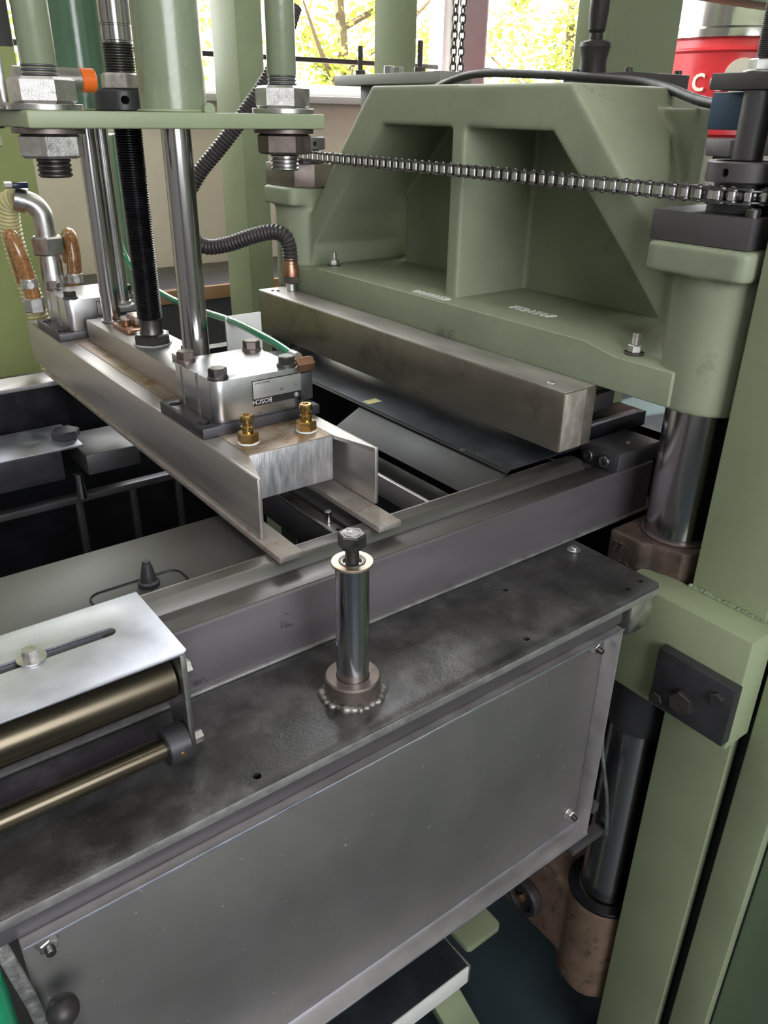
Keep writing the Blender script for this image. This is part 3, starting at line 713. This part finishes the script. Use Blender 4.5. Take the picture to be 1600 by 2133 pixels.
# ================================================================== GREEN CASTING WITH GUIDE BUSHINGS
CX, CY0, CY1 = .517, .0055, .900
parts = []
parts.append(box(.642, .67, .16, .745, .2, .50, 0))
parts.append(prism([(.2465, .526), (.655, .528), (.665, .515), (.628, .474), (.2675, .472), (.2400, .518)], 'x', .495, .70, 0))
parts.append(prism([(.2465, .526), (.1577, .4256), (.065, .335), (.03, .30), (.03, .2), (.052, .2), (.068, .268), (.120, .324), (.197, .401), (.272, .476)], 'x', .495, .525, 0))
parts.append(prism([(.655, .528), (.757, .419), (.822, .344), (.875, .29), (.875, .2), (.853, .2), (.833, .268), (.782, .324), (.702, .401), (.620, .478)], 'x', .495, .735, 0))
parts.append(box(.494, .66, .4310, .4580, .22, .50, 0))
for cy in (CY0, CY1):
    parts.append(cyl(.056, .183, .345, 48, (CX, cy, 0)))
    parts.append(prism(rrect(.455, .60, cy - .0525, cy + .0735 if cy < .5 else cy + .0525, .014), 'z', .335, .3665, 0))
parts.append(hull([(.497, .2465, .526), (.497, .1577, .4256), (.497, .075, .345), (.497, .272, .478), (.497, .197, .402), (.497, .12, .326),
    (.70, .2465, .526), (.70, .275, .48), (.57, .160, .4286), (.57, .197, .402), (.515, .10, .37)]))
parts.append(hull([(.70, .2465, .526), (.57, .160, .4286), (.515, .10, .37), (.515, .12, .335), (.70, .30, .526), (.66, .25, .43), (.64, .2, .335),
    (.92, .335, .508), (.92, .32, .43), (.92, .30, .335), (.92, .42, .508), (.92, .42, .335)]))
ca = thing('green_casting', 'large ribbed sage green casting riding on the chrome columns', 'casting', (.6, .45, .186))
cme = cast(join(*parts), .0034, 4)
ob('casting_body', cme, M['castgreen'], ca)
ob('base_flange', prism([(.0150, .1858), (.0150, .228), (.098, .228), (.148, .2378), (.765, .2378), (.805, .228), (.892, .228), (.892, .1858)], 'x', .4575, .80, .0022, 3), M['castgreen'], ca)
ob('cast_lettering', text('0212259', .0235, .0012, axes((0, -1, 0), (1, 0, 0), (0, 0, 1), (.4645, .505, .2385))), M['letter'], ca)
ob('cast_lettering', text('7521207', .0235, .0012, axes((0, -1, 0), (1, 0, 0), (0, 0, 1), (.512, .338, .2385))), M['letter'], ca)
def studnut(x, y, z):
    w = ob('washer', ring(.005, .0125, z, z + .0022, 28, (x, y, 0)), M['bolt'], ca)
    ob('nut', hexa(.0155, z + .0022, z + .0115, (x, y, 0), spin=.4, both=True), M['zinc'], w)
    ob('stud', thread(.0048, z + .0115, z + .025, .0012, 18, (x, y, 0)), M['zinc'], w)
studnut(.488, .093, .2285); studnut(.500, .775, .2365)
ob('plug_hole', cyl(.009, .6405, .6445, 24, (0, .70, .325), 'x'), M['castgreen'], ca)

hb = thing('heating_bar', 'long square brown steel bar in front of the casting', 'bar', (.43, .5, .107))
ob('bar_front', box(.400, .4415, .120, .889, .107, .1855, .002), M['bar'], hb)
ob('bar_back', box(.4417, .4625, .1215, .889, .107, .1850, .0015), M['bar'], hb)
ob('bar_top', box(.4015, .462, .1215, .888, .1849, .1864, .0006), M['bartop'], hb)
ob('bar_end', box(.4015, .4408, .1194, .1206, .1085, .1845, .0006), M['barend'], hb)
ob('damaged_screw', join(ring(.003, .0052, .1862, .188, 18, (.4175, .158, 0)), hexa(.006, .186, .1885, (.4185, .161, 0))), M['worn'], hb)
ob('socket_pair', join(cyl(.003, .186, .1885, 14, (.4165, .861, 0)), cyl(.003, .186, .1885, 14, (.4235, .853, 0))), M['bolt'], hb)
hf = thing('hose_fitting', 'brass brown hose fitting on the far end of the square bar', 'fitting', (.448, .845, .1865))
ob('nipple', cyl(.010, .1866, .200, 24, (.448, .845, 0)), M['zinc'], hf)
ob('hex', hexa(.026, .200, .214, (.448, .845, 0), both=True), M['brownbolt'], hf)
ob('ferrule', lathe([(.0165, .214), (.0165, .224), (.0145, .232), (.0135, .246)], 28, (.448, .845, 0)), M['copper'], hf)
tag(ob('ribbed_hose', corrugated([(.448, .845, .236), (.448, .846, .262), (.443, .852, .283), (.428, .868, .291), (.400, .895, .283), (.362, .93, .266), (.330, .958, .262), (.312, .985, .285), (.318, 1.00, .335), (.345, .99, .385), (.385, .972, .432), (.43, .955, .487), (.49, .95, .56), (.55, .97, .66)], .0146, .0066, .0022), M['hosebl']), 'black ribbed hose from the square bar looping behind the rod', 'hose')

# ---- stop blocks below the casting, right of the bar
sbk = thing('stop_block', 'black stop block with two socket screws on the rail end', 'block', (.52, .11, .0745))
ob('block', box(.478, .566, .0845, .142, .0746, .0985, .001), M['greyblk'], sbk)
ob('end_cap', box(.4725, .4782, .0845, .142, .0746, .0995, .0008), M['dark'], sbk)
for yy in (.099, .126):
    s_ = ob('socket_screw', lathe([(.0082, .0), (.0082, .005), (.0074, .006), (.0042, .006), (.004, .002), (0, .002)], 24, (.4725, yy, .0865), '-x'), M['bolt'], sbk)
ob('dowel', cyl(.0035, .0985, .101, 14, (.522, .105, 0)), M['zinc'], sbk)
yz('bright_rail', 'thin bright linear rail below the casting', 'rail', .470, .60, .150, .158, .112, .1165, M['slotplate'])
yz('rail_base', 'dark base under the thin bright rail', 'base', .472, .62, .150, .20, .0905, .1118, M['black'])
yz('clamp_strip', 'mottled grey strip between the bar end and the column', 'strip', .468, .56, .165, .21, .126, .150, M['greyblk'])
yz('brown_block', 'brown oxide block beneath the casting lip', 'block', .4695, .60, .175, .24, .1505, .1845, M['rust'])

# ---- chrome columns with collars
def column(y, label, lab2):
    t = thing('guide_column', label, 'column', (CX, y, -.62), 'chrome guide columns')
    ob('shaft', cyl(.042, -.72, .19, 96, (CX, y, 0)), M['chromecol'], t)
    ob('wiper_ring', ring(.042, .046, .0095, .0125, 56, (CX, y, 0)), M['brownbolt'], t)
    return t
column(CY0, 'thick chrome guide column beside the right green frame post', '')
column(CY1, 'far chrome guide column behind the square bar', '')
lc = thing('lower_collar', 'rusty cast collar clamped around the near chrome column', 'collar', (CX, CY0, -.13))
cl1 = prism([(.452, .062), (.452, .014), (.463, -.0005), (.470, -.035), (.50, -.052), (.56, -.05), (.58, .0), (.575, .062)], 'z', -.14, .0095, 0)
ob('collar_body', cast(join(cl1, cyl(.056, -.14, .0095, 48, (CX, CY0, 0))), .0025, 3), M['rust'], lc)
ob('cast_numbers', join(text('27', .021, .002, axes((0, -1, 0), (0, 0, 1), (-1, 0, 0), (.4515, .056, -.0165))), text('60', .021, .002, axes((0, -1, 0), (0, 0, 1), (-1, 0, 0), (.4515, .047, -.041)))), M['rust'], lc)

tag(ob('dark_backing', join(box(.625, .635, -.05, 1.25, ZF, .085, 0), box(.462, .468, .16, .86, -.6, .062, 0)), M['black']), 'black sheets added as darkness behind the lower column and rail end', 'cover')  # added black sheets hide the lit floor and give the darkness behind
# ---- mounting block and sprocket drive on the near bushing
mb = thing('bearing_block', 'grey steel block on the right casting bushing', 'block', (CX, .02, .367))
ob('block', box(.465, .595, -.0385, .0810, .367, .3985, .001), M['greyblk'], mb)
for x, y in ((.478, -.029), (.58, -.029)):
    sx = ob('socket_screw', lathe([(.0075, 0), (.0075, .0075), (.0068, .0085), (.004, .0085), (.0038, .005), (0, .005)], 24, (x, y, .3985)), M['bolt'], mb)
mb2 = thing('bearing_block', 'brown grey block on the far left casting bushing', 'block', (CX, .9, .367))
ob('block', prism([(.467, .852), (.465, .952), (.56, .952), (.575, .852), (.50, .835)], 'z', .367, .4055, .001), M['brownbolt'], mb2)
ob('socket_screw', cyl(.007, .4055, .413, 20, (.477, .938, 0)), M['bolt'], mb2)
# sprockets
def sprocket(cy, label, hub):
    t = thing('sprocket', label, 'sprocket', (CX, cy, .40), 'chain sprockets')
    n = 20; R = .0505; pts = []
    for k in range(n):
        a = 2 * PI * k / n
        for da, rr in ((-.10, R - .0055), (-.05, R - .001), (.05, R - .001), (.10, R - .0055)):
            pts.append((CX + rr * math.cos(a + da), cy + rr * math.sin(a + da)))
    ob('toothed_disc', prism(pts, 'z', .4135, .4215, .0004), M['chainm'], t)
    ob('lower_hub', cyl(.034, .3986, .4135, 40, (CX, cy, 0)), M['dark'], t)
    h = ob('hub_ring', cut(lathe([(.0395, .4285), (.041, .430), (.041, .4475), (.040, .449), (.033, .449), (.031, .444), (.0, .444)], 56, (CX, cy, 0)),
        [cyl(.0042, .03, .05, 16, (CX, cy, .4385), ax_, 0) for ax_ in ('-x', '-y')]), M['greyblk'], t)
    ob('hub_neck', cyl(.030, .4215, .4285, 40, (CX, cy, 0)), M['dark'], t)
    return t
sprocket(CY0 + .004, 'dark sprocket with hub ring on the right bushing', True)
sprocket(CY1, 'dark sprocket on the far left bushing', True)
# chain : front run, wrap round the near sprocket, then away
pitch = .015875; RC = .0475
path = []
y = CY1 - .01
ch = thing('roller_chain', 'oily roller chain stretched across the front of the casting', 'chain', (CX - RC, .45, .418))
P = []
def zc(yv): return .4176 + .004 * max(0, min(1, (yv - .1) / .75))
yy = CY1 + .02
while yy > CY0 + .004:
    P.append(Vector((CX - RC, yy, zc(yy)))); yy -= pitch
a = PI
while a < 1.5 * PI + .1:
    P.append(Vector((CX + RC * math.cos(a), CY0 + .004 + RC * math.sin(a), .4176))); a += pitch / RC
xx = CX + pitch
while xx < CX + .12:
    P.append(Vector((xx, CY0 + .004 - RC, .4176))); xx += pitch
def link_mesh(outer):
    h = .0078 if outer else .0062
    def plate(z0, z1):
        pts = []
        for cx, s in ((pitch / 2, 1), (-pitch / 2, -1)):
            for k in range(7):
                a_ = s * 0 + (-PI / 2 + k * PI / 6) if s > 0 else (PI / 2 + k * PI / 6)
                pts.append((cx + .0062 * math.cos(a_), .0062 * math.sin(a_)))
        return prism(pts, 'z', z0, z1, 0)
    b = join(plate(h - .0015, h), plate(-h, -h + .0015))
    if outer:
        for cx in (pitch / 2, -pitch / 2): b = join(b, cyl(.0024, -.0092, .0092, 10, (cx, 0, 0)))
    return fin(b, 'link')
lk_o = link_mesh(True); lk_o.materials.append(M['chainm'])
lk_i = link_mesh(False); lk_i.materials.append(M['chainm'])
rl = fin(cyl(.0049, -.0048, .0048, 16), 'roller'); rl.materials.append(M['roller'])
for i in range(len(P) - 1):
    c = (P[i] + P[i + 1]) / 2; d = P[i + 1] - P[i]
    rot = (0, 0, math.atan2(d.y, d.x))
    l_ = ob('link', lk_o if i % 2 else lk_i, None, ch, c, rot)
    if i % 2 == 0:
        for s in (-1, 1):
            r_ = bpy.data.objects.new('roller', rl); COL.objects.link(r_); r_.parent = l_; r_.location = (s * pitch / 2, 0, 0)

# ---- jack head on the right bushing: shaft, blue bracket, grey bar, threaded rod
tag(ob('jack_shaft', cyl(.0155, .4495, .5150, 32, (CX, .012, 0)), M['greyblk']), 'grey shaft rising from the right sprocket hub', 'shaft')
tag(ob('blue_bracket', box(.535, .60, -.08, .078, .4775, .5140, .001), M['blue']), 'blue painted bracket behind the jack shaft', 'bracket')
tag(ob('grey_cross_bar', box(.50, .60, -.048, .060, .5152, .5305, .001), M['greyblk']), 'grey flat bar on top of the blue bracket', 'bar')
ts = thing('adjusting_screw', 'tall threaded rod with nut standing on the grey flat bar', 'screw', (.517, .017, .5306))
ob('thread', thread(.0068, .5306, .592, .0016, 20, (CX, .0165, 0)), M['greyblk'], ts)
ob('nut', hexa(.022, .5322, .543, (CX, .0165, 0), spin=.2, both=True), M['zinc'], ts)
ob('washer', ring(.007, .0165, .5306, .5322, 28, (CX, .0165, 0)), M['zinc'], ts)
gt = thing('gusset_bracket', 'triangular grey gusset right of the jack shaft', 'bracket', (.58, -.05, .45))
ob('gusset', prism([(.0, .475), (-.08, .475), (-.08, .4), (-.03, .45)], 'x', .57, .58, .0008), M['greyblk'], gt)

# ---- cable and lever on the casting
tag(ob('black_cable', tube(spline([(.74, .80, .53), (.72, .735, .541), (.72, .65, .5525), (.72, .505, .5475), (.72, .345, .5375), (.70, .26, .526), (.64, .16, .508), (.59, .06, .497)], 8), .0062, 14), M['rubber']), 'black cable running along the top edge of the casting', 'cable')
LVY = .435
lv = thing('hand_lever', 'black hand lever with slim grip behind the casting', 'lever', (.78, .42, .53))
ob('base_plate', box(.73, .87, .34, .47, .528, .548, .001), M['greyblk'], lv)
ob('boot', lathe([(.021, .548), (.0195, .566), (.0235, .584), (.022, .590), (.010, .594), (.0095, .602)], 32, (.755, LVY, 0)), M['rubber'], lv)
ob('grip', lathe([(.0095, .602), (.0125, .606), (.0145, .63), (.0145, .650), (.012, .658), (0, .659)], 32, (.755, LVY, 0)), M['rubber'], lv)
for x, y in ((.74, .355), (.74, .455), (.86, .355)):
    ob('screw', cyl(.006, .548, .554, 16, (x, y, 0)), M['bolt'], lv)
ab = thing('adjuster_bracket', 'grey flat bracket with two threaded studs behind the casting', 'bracket', (.8, .95, .53))
ob('bar', box(.75, .83, .79, 1.14, .543, .562, .001), M['sunlitgrey'], ab)
ob('leg', box(.78, .83, 1.02, 1.085, .40, .543, .001), M['greyblk'], ab)
for yy in (1.065, .868):
    n = ob('nut', hexa(.02, .562, .571, (.765, yy, 0), both=True), M['bolt'], ab)
    ob('stud', thread(.0055, .571, .615, .0018, 16, (.765, yy, 0)), M['greyblk'], n)
ob('bolt_head', hexa(.02, .562, .576, (.765, .965, 0)), M['steel'], ab)
ob('bolt_head', hexa(.02, .562, .573, (.765, .935, 0)), M['steel'], ab)

# ---- hanging chain in front of the window
lkme = fin(tube([(.009 * math.cos(a_) , 0, .014 * math.sin(a_)) for a_ in [k * PI / 8 for k in range(17)]], .0028, 6, False), 'chain_link'); lkme.materials.append(M['bolt'])
for s_i, lab in enumerate(('left one of two link chains hanging before the window', 'right one of two link chains hanging before the window')):
    hc = thing('hanging_chain', lab, 'chain', (1.508 + .03 * s_i, 1.62, .6), 'chains hanging before the window')
    for k in range(40):
        ob('chain_link', lkme, None, hc, (1.508 + .03 * s_i, 1.62, .60 + k * .0215), (0, 0, (k % 2) * PI / 2 + .4))

# ---- red drum beyond the machine
dr = thing('red_drum', 'red drum with steel lid and cream lettering by the bright window', 'drum', (3.05, 1.9, .42))
ob('drum_body', lathe([(0, .42), (.36, .42), (.37, .43), (.37, .745), (.38, .755), (.37, .765), (.36, .80)], 64, (3.48, 1.92, 0)), M['red'], dr)
ob('lid', lathe([(.36, .80), (.375, .805), (.375, .835), (.355, .845), (.352, 1.05), (0, 1.05)], 64, (3.48, 1.92, 0)), M['chromedark'], dr)
def tilt(bm, n, p):
    bmesh.ops.transform(bm, matrix=Matrix.Translation(p) @ Vector(n).to_track_quat('Z', 'Y').to_matrix().to_4x4(), verts=bm.verts[:])
    return bm
def drumtext(s, ang, z, size):
    n = Vector((math.cos(ang), math.sin(ang), 0)); xa = Vector((-n.y, n.x, 0)); p = Vector((3.48, 1.92, z)) + n * .3705
    return text(s, size, .003, axes(xa, (0, 0, 1), n, p))
ob('lettering', join(drumtext('c', -3.00, .60, .15), drumtext('o', -2.78, .60, .15)), M['cream'], dr)
_a = -2.45; _n_ = Vector((math.cos(_a), math.sin(_a), 0))
ob('round_emblem', tilt(cyl(.07, -.004, .004, 40), _n_, Vector((3.48, 1.92, .655)) + _n_ * .371), M['cream'], dr)
tag(ob('drum_stand', join(box(2.75, 3.95, 1.4, 2.4, .36, .4195, .004), box(2.80, 2.86, 1.44, 1.5, ZF, .36, .002), box(3.6, 3.66, 1.44, 1.5, ZF, .36, .002), box(2.80, 2.86, 2.2, 2.26, ZF, .36, .002)), M['greyblk']), 'grey stand carrying the red drum', 'stand')
tag(ob('grey_cross_rail', box(2.4, 3.5, 1.25, 1.31, .59, .615, .003), M['greyblk']), 'dark horizontal rail in front of the red drum', 'rail')
tag(ob('overhead_beam', box(2.3, 5.0, 1.28, 1.40, .845, 1.02, .004), M['green']), 'green overhead beam above the red drum at top right', 'beam')

# ================================================================== RIGHT FRAME
post('massive sage green frame post on the right picture side', .47, .487, -.151, -.0545, ZF, 3.0, M['green'], bev=.002)
post('second green post right of the black gap', .47, .487, -.2185, -.1680, ZF, 3.0, M['green'], bev=.003)
tag(ob('guard_panel', box(.489, .50, -1.2, -.2195, ZF, 2.3, .001), M['panelgreen']), 'flat dull green guard panel at the right picture edge', 'panel')
tag(ob('gap_shade', box(.490, .60, -.20, -.065, ZF, 2.3, 0), M['black']), 'black box standing for the shade in the gap between the two right posts', 'core')  # black filler in place of the shade inside the post gap
cbm = thing('cross_bracket', 'thick green bracket welded to the right post below the plate corner', 'bracket', (.445, -.08, -.18))
ob('bracket_plate', box(.42, .4698, -.165, .010, -.180, -.027, .0012), M['green'], cbm)
wv = None
rnd = random.Random(3)
for k in range(34):
    yv = -.150 + k * .0029
    b = bmesh.new(); bmesh.ops.create_icosphere(b, subdivisions=1, radius=rnd.uniform(.003, .0045))
    bmesh.ops.transform(b, matrix=Matrix.Translation((.4685, yv, -.0275 + rnd.uniform(-.001, .001))), verts=b.verts[:])
    wv = b if wv is None else join(wv, b)
ob('weld_seam', wv, M['weldgreen'], cbm)
dk = thing('bolted_block', 'dark steel block bolted on the green bracket', 'block', (.41, -.115, -.165))
ob('block', box(.4045, .4199, -.167, -.066, -.1655, -.0845, .0009), M['dark'], dk)
ob('large_bolt', hexa(.030, 0, .0085, (.4045, -.1105, -.137), '-x', .25), M['bolt'], dk)
ob('small_bolt', hexa(.0165, 0, .006, (.4045, -.1505, -.106), '-x', .1), M['bolt'], dk)
ob('small_bolt', hexa(.0165, 0, .006, (.4045, -.077, -.152), '-x', .5), M['bolt'], dk)

# ================================================================== UNDERNEATH
lf = thing('column_foot', 'rusty cast column foot with arm below the cover panel', 'casting', (CX, CY0, -.9))
ob('foot', cast(join(cyl(.062, -.87, -.66, 40, (CX, CY0, 0)), prism([(CX - .052, .02), (CX - .05, .26), (CX + .04, .26), (CX + .05, .02)], 'z', -.83, -.665, 0)), .005, 6), M['rustlight'], lf)
ob('ring', ring(.045, .0625, -.662, -.655, 48, (CX, CY0, 0)), M['black'], lf)
hw = thing('idler_wheel', 'small black wheel with brown hub on the column foot arm', 'wheel', (.45, .155, -.75))
ob('tyre', lathe([(.018, -.010), (.034, -.010), (.037, -.006), (.037, .006), (.034, .010), (.026, .010), (.020, .004), (.0, .004)], 40, (.4555, .122, -.760), '-x'), M['rubber'], hw)
ob('hub', hexa(.014, .004, .011, (.4555, .122, -.760), '-x'), M['copper'], hw)
tag(ob('support_tube', cyl(.048, -.30, -.145, 40, (CX, CY0, 0)), M['dark']), 'dark sleeve below the rusty collar on the column', 'sleeve')
tag(ob('thin_hose', tube(spline([(.44, .02, -.19), (.442, .018, -.26), (.446, .012, -.33), (.46, .0, -.42), (.47, -.005, -.5)], 6), .003, 10), M['zinc']), 'thin grey cable hanging beside the lower column', 'cable')
tag(ob('inner_bar', box(.40, .412, -.02, .30, -.40, -.385, .001), M['greyblk']), 'grey bar behind the right edge of the cover panel', 'bar')
tag(ob('sleeve_band', box(.40, .47, .0, .02, -.505, -.495, .001), M['greyblk']), 'thin flat band crossing the lower column', 'band')
tag(ob('small_green_plate', prism(rrect(.37, .455, .165, .26, .01), 'z', -.90, -.885, .001), M['green']), 'small pale green plate under the cover panel', 'plate')
gsh = thing('grey_shelf', 'grey sheet metal tray below the cover panel', 'shelf', (.1, .1, -.62))
ob('tray_top', box(-.35, .215, .02, .35, -.625, -.62, .001), M['sheet'], gsh)
ob('tray_front', box(-.35, .215, .017, .0205, -.655, -.6195, .001), M['white'], gsh)
ob('tray_side', box(.2155, .219, .017, .35, -.655, -.6195, .001), M['zinc'], gsh)
tag(ob('slanted_strut', prism([(.16, -.66), (.21, -.66), (.36, ZF), (.30, ZF)], 'y', .06, .11, .003), M['green']), 'slanted green strut under the grey tray', 'strut')
tag(ob('dark_under_sheet', box(-.95, .46, .44, .45, ZF, -.46, 0), M['black']), 'black sheet added to keep the space below the pit dark', 'panel')  # added sheet, its black stands for the dark under the machine

# ================================================================== HOSES AT THE FAR BEAM END
el = thing('pipe_elbow', 'steel pipe elbow with union nut at the far beam end', 'elbow', (.075, 1.02, .16))
EX, EY = .0545, .985
ob('stem', lathe([(.0185, .165), (.0185, .255), (.0165, .262), (.0165, .30)], 32, (EX, EY, 0)), M['zinc'], el)
ob('union_nut', hexa(.048, .266, .296, (EX, EY, 0), spin=.25, both=True), M['zinc'], el)
ob('elbow_bend', tube(spline([(EX, EY, .296), (EX, EY, .318), (EX - .002, EY + .001, .333), (EX - .010, EY + .004, .345), (EX - .021, EY + .008, .351), (EX - .031, EY + .012, .353)], 6), .0172, 24), M['zinc'], el)
hcx = ob('hose_clamp', tube([(EX - .020, EY + .009, .351), (EX - .036, EY + .014, .356)], .0208, 28), M['steel'], el)
ob('clamp_screw', box(EX - .042, EX - .018, EY - .012, EY + .002, .3725, .3815, .001), M['bluecap'], hcx)
ob('clamp_head', hexa(.0095, 0, .012, (EX - .042, EY - .005, .378), '-x'), M['zinc'], hcx)
tag(ob('cream_hose', corrugated([(EX - .034, EY + .014, .356), (EX - .044, EY + .03, .345), (EX - .044, EY + .045, .31), (EX - .040, EY + .05, .26), (EX - .03, EY + .05, .20), (EX - .02, EY + .05, .12), (EX - .015, EY + .05, .02)], .0185, .0075, .0022), M['yellow']), 'cream corrugated hose hanging from the pipe elbow', 'hose')
def amber(dx, dy, top, label, pts):
    t = thing('braided_hose', label, 'hose', pts[0], 'amber braided hoses at the far beam end')
    ob('hose', tube(spline(pts, 8), .0125, 20), M['amber'], t)
    i = pts[-2]
    ob('clamp_band', cyl(.0138, -.008, .008, 28, (i[0], i[1], i[2])), M['zinc'], t)
    ob('clamp_screw', cyl(.006, 0, .009, 16, (i[0] - .004, i[1] - .0135, i[2]), '-y'), M['zinc'], t)
    ob('end_nut', hexa(.030, -.012, .012, (pts[-1][0], pts[-1][1], pts[-1][2] + .004), both=True), M['zinc'], t)
amber(0, 0, 0, 'amber braided hose curving up at the left of the cream hose', [(.012, 1.012, .22), (.004, 1.0, .275), (-.005, .972, .300), (.0, .96, .275), (.008, .96, .226), (.010, .96, .186)])
amber(0, 0, 0, 'amber braided hose standing right of the steel elbow', [(.100, 1.03, .245), (.098, 1.015, .282), (.093, .985, .293), (.091, .975, .26), (.088, .975, .225), (.086, .975, .185)])
# green air hose with brass push fitting
tag(ob('green_air_hose', tube(spline([(.146, .335, .2235), (.150, .40, .2285), (.155, .50, .2300), (.157, .62, .2250), (.156, .73, .2250), (.152, .82, .2380), (.150, .885, .268), (.152, .93, .33), (.156, .96, .42)], 10), .0052, 14), M['tubegreen']), 'green plastic air hose running along the clamp beam', 'hose')
pf = thing('push_fitting', 'copper coloured push fitting at the end of the green hose', 'fitting', (.15, .31, .20))
ob('body', hexa(.017, -.012, .012, (.150, .318, .2160), 'x', .3, True), M['copper'], pf)
ob('sleeve', cyl(.0072, -.002, .013, 20, (.1465, .327, .2225), 'y'), M['zinc'], pf)
ob('stem', box(.141, .158, .311, .326, .1735, .2075, .001), M['dark'], pf)
tag(ob('white_plate', box(.150, .205, .52, .524, .163, .235, .0006), M['white']), 'pale upright plate behind the near housing', 'plate')
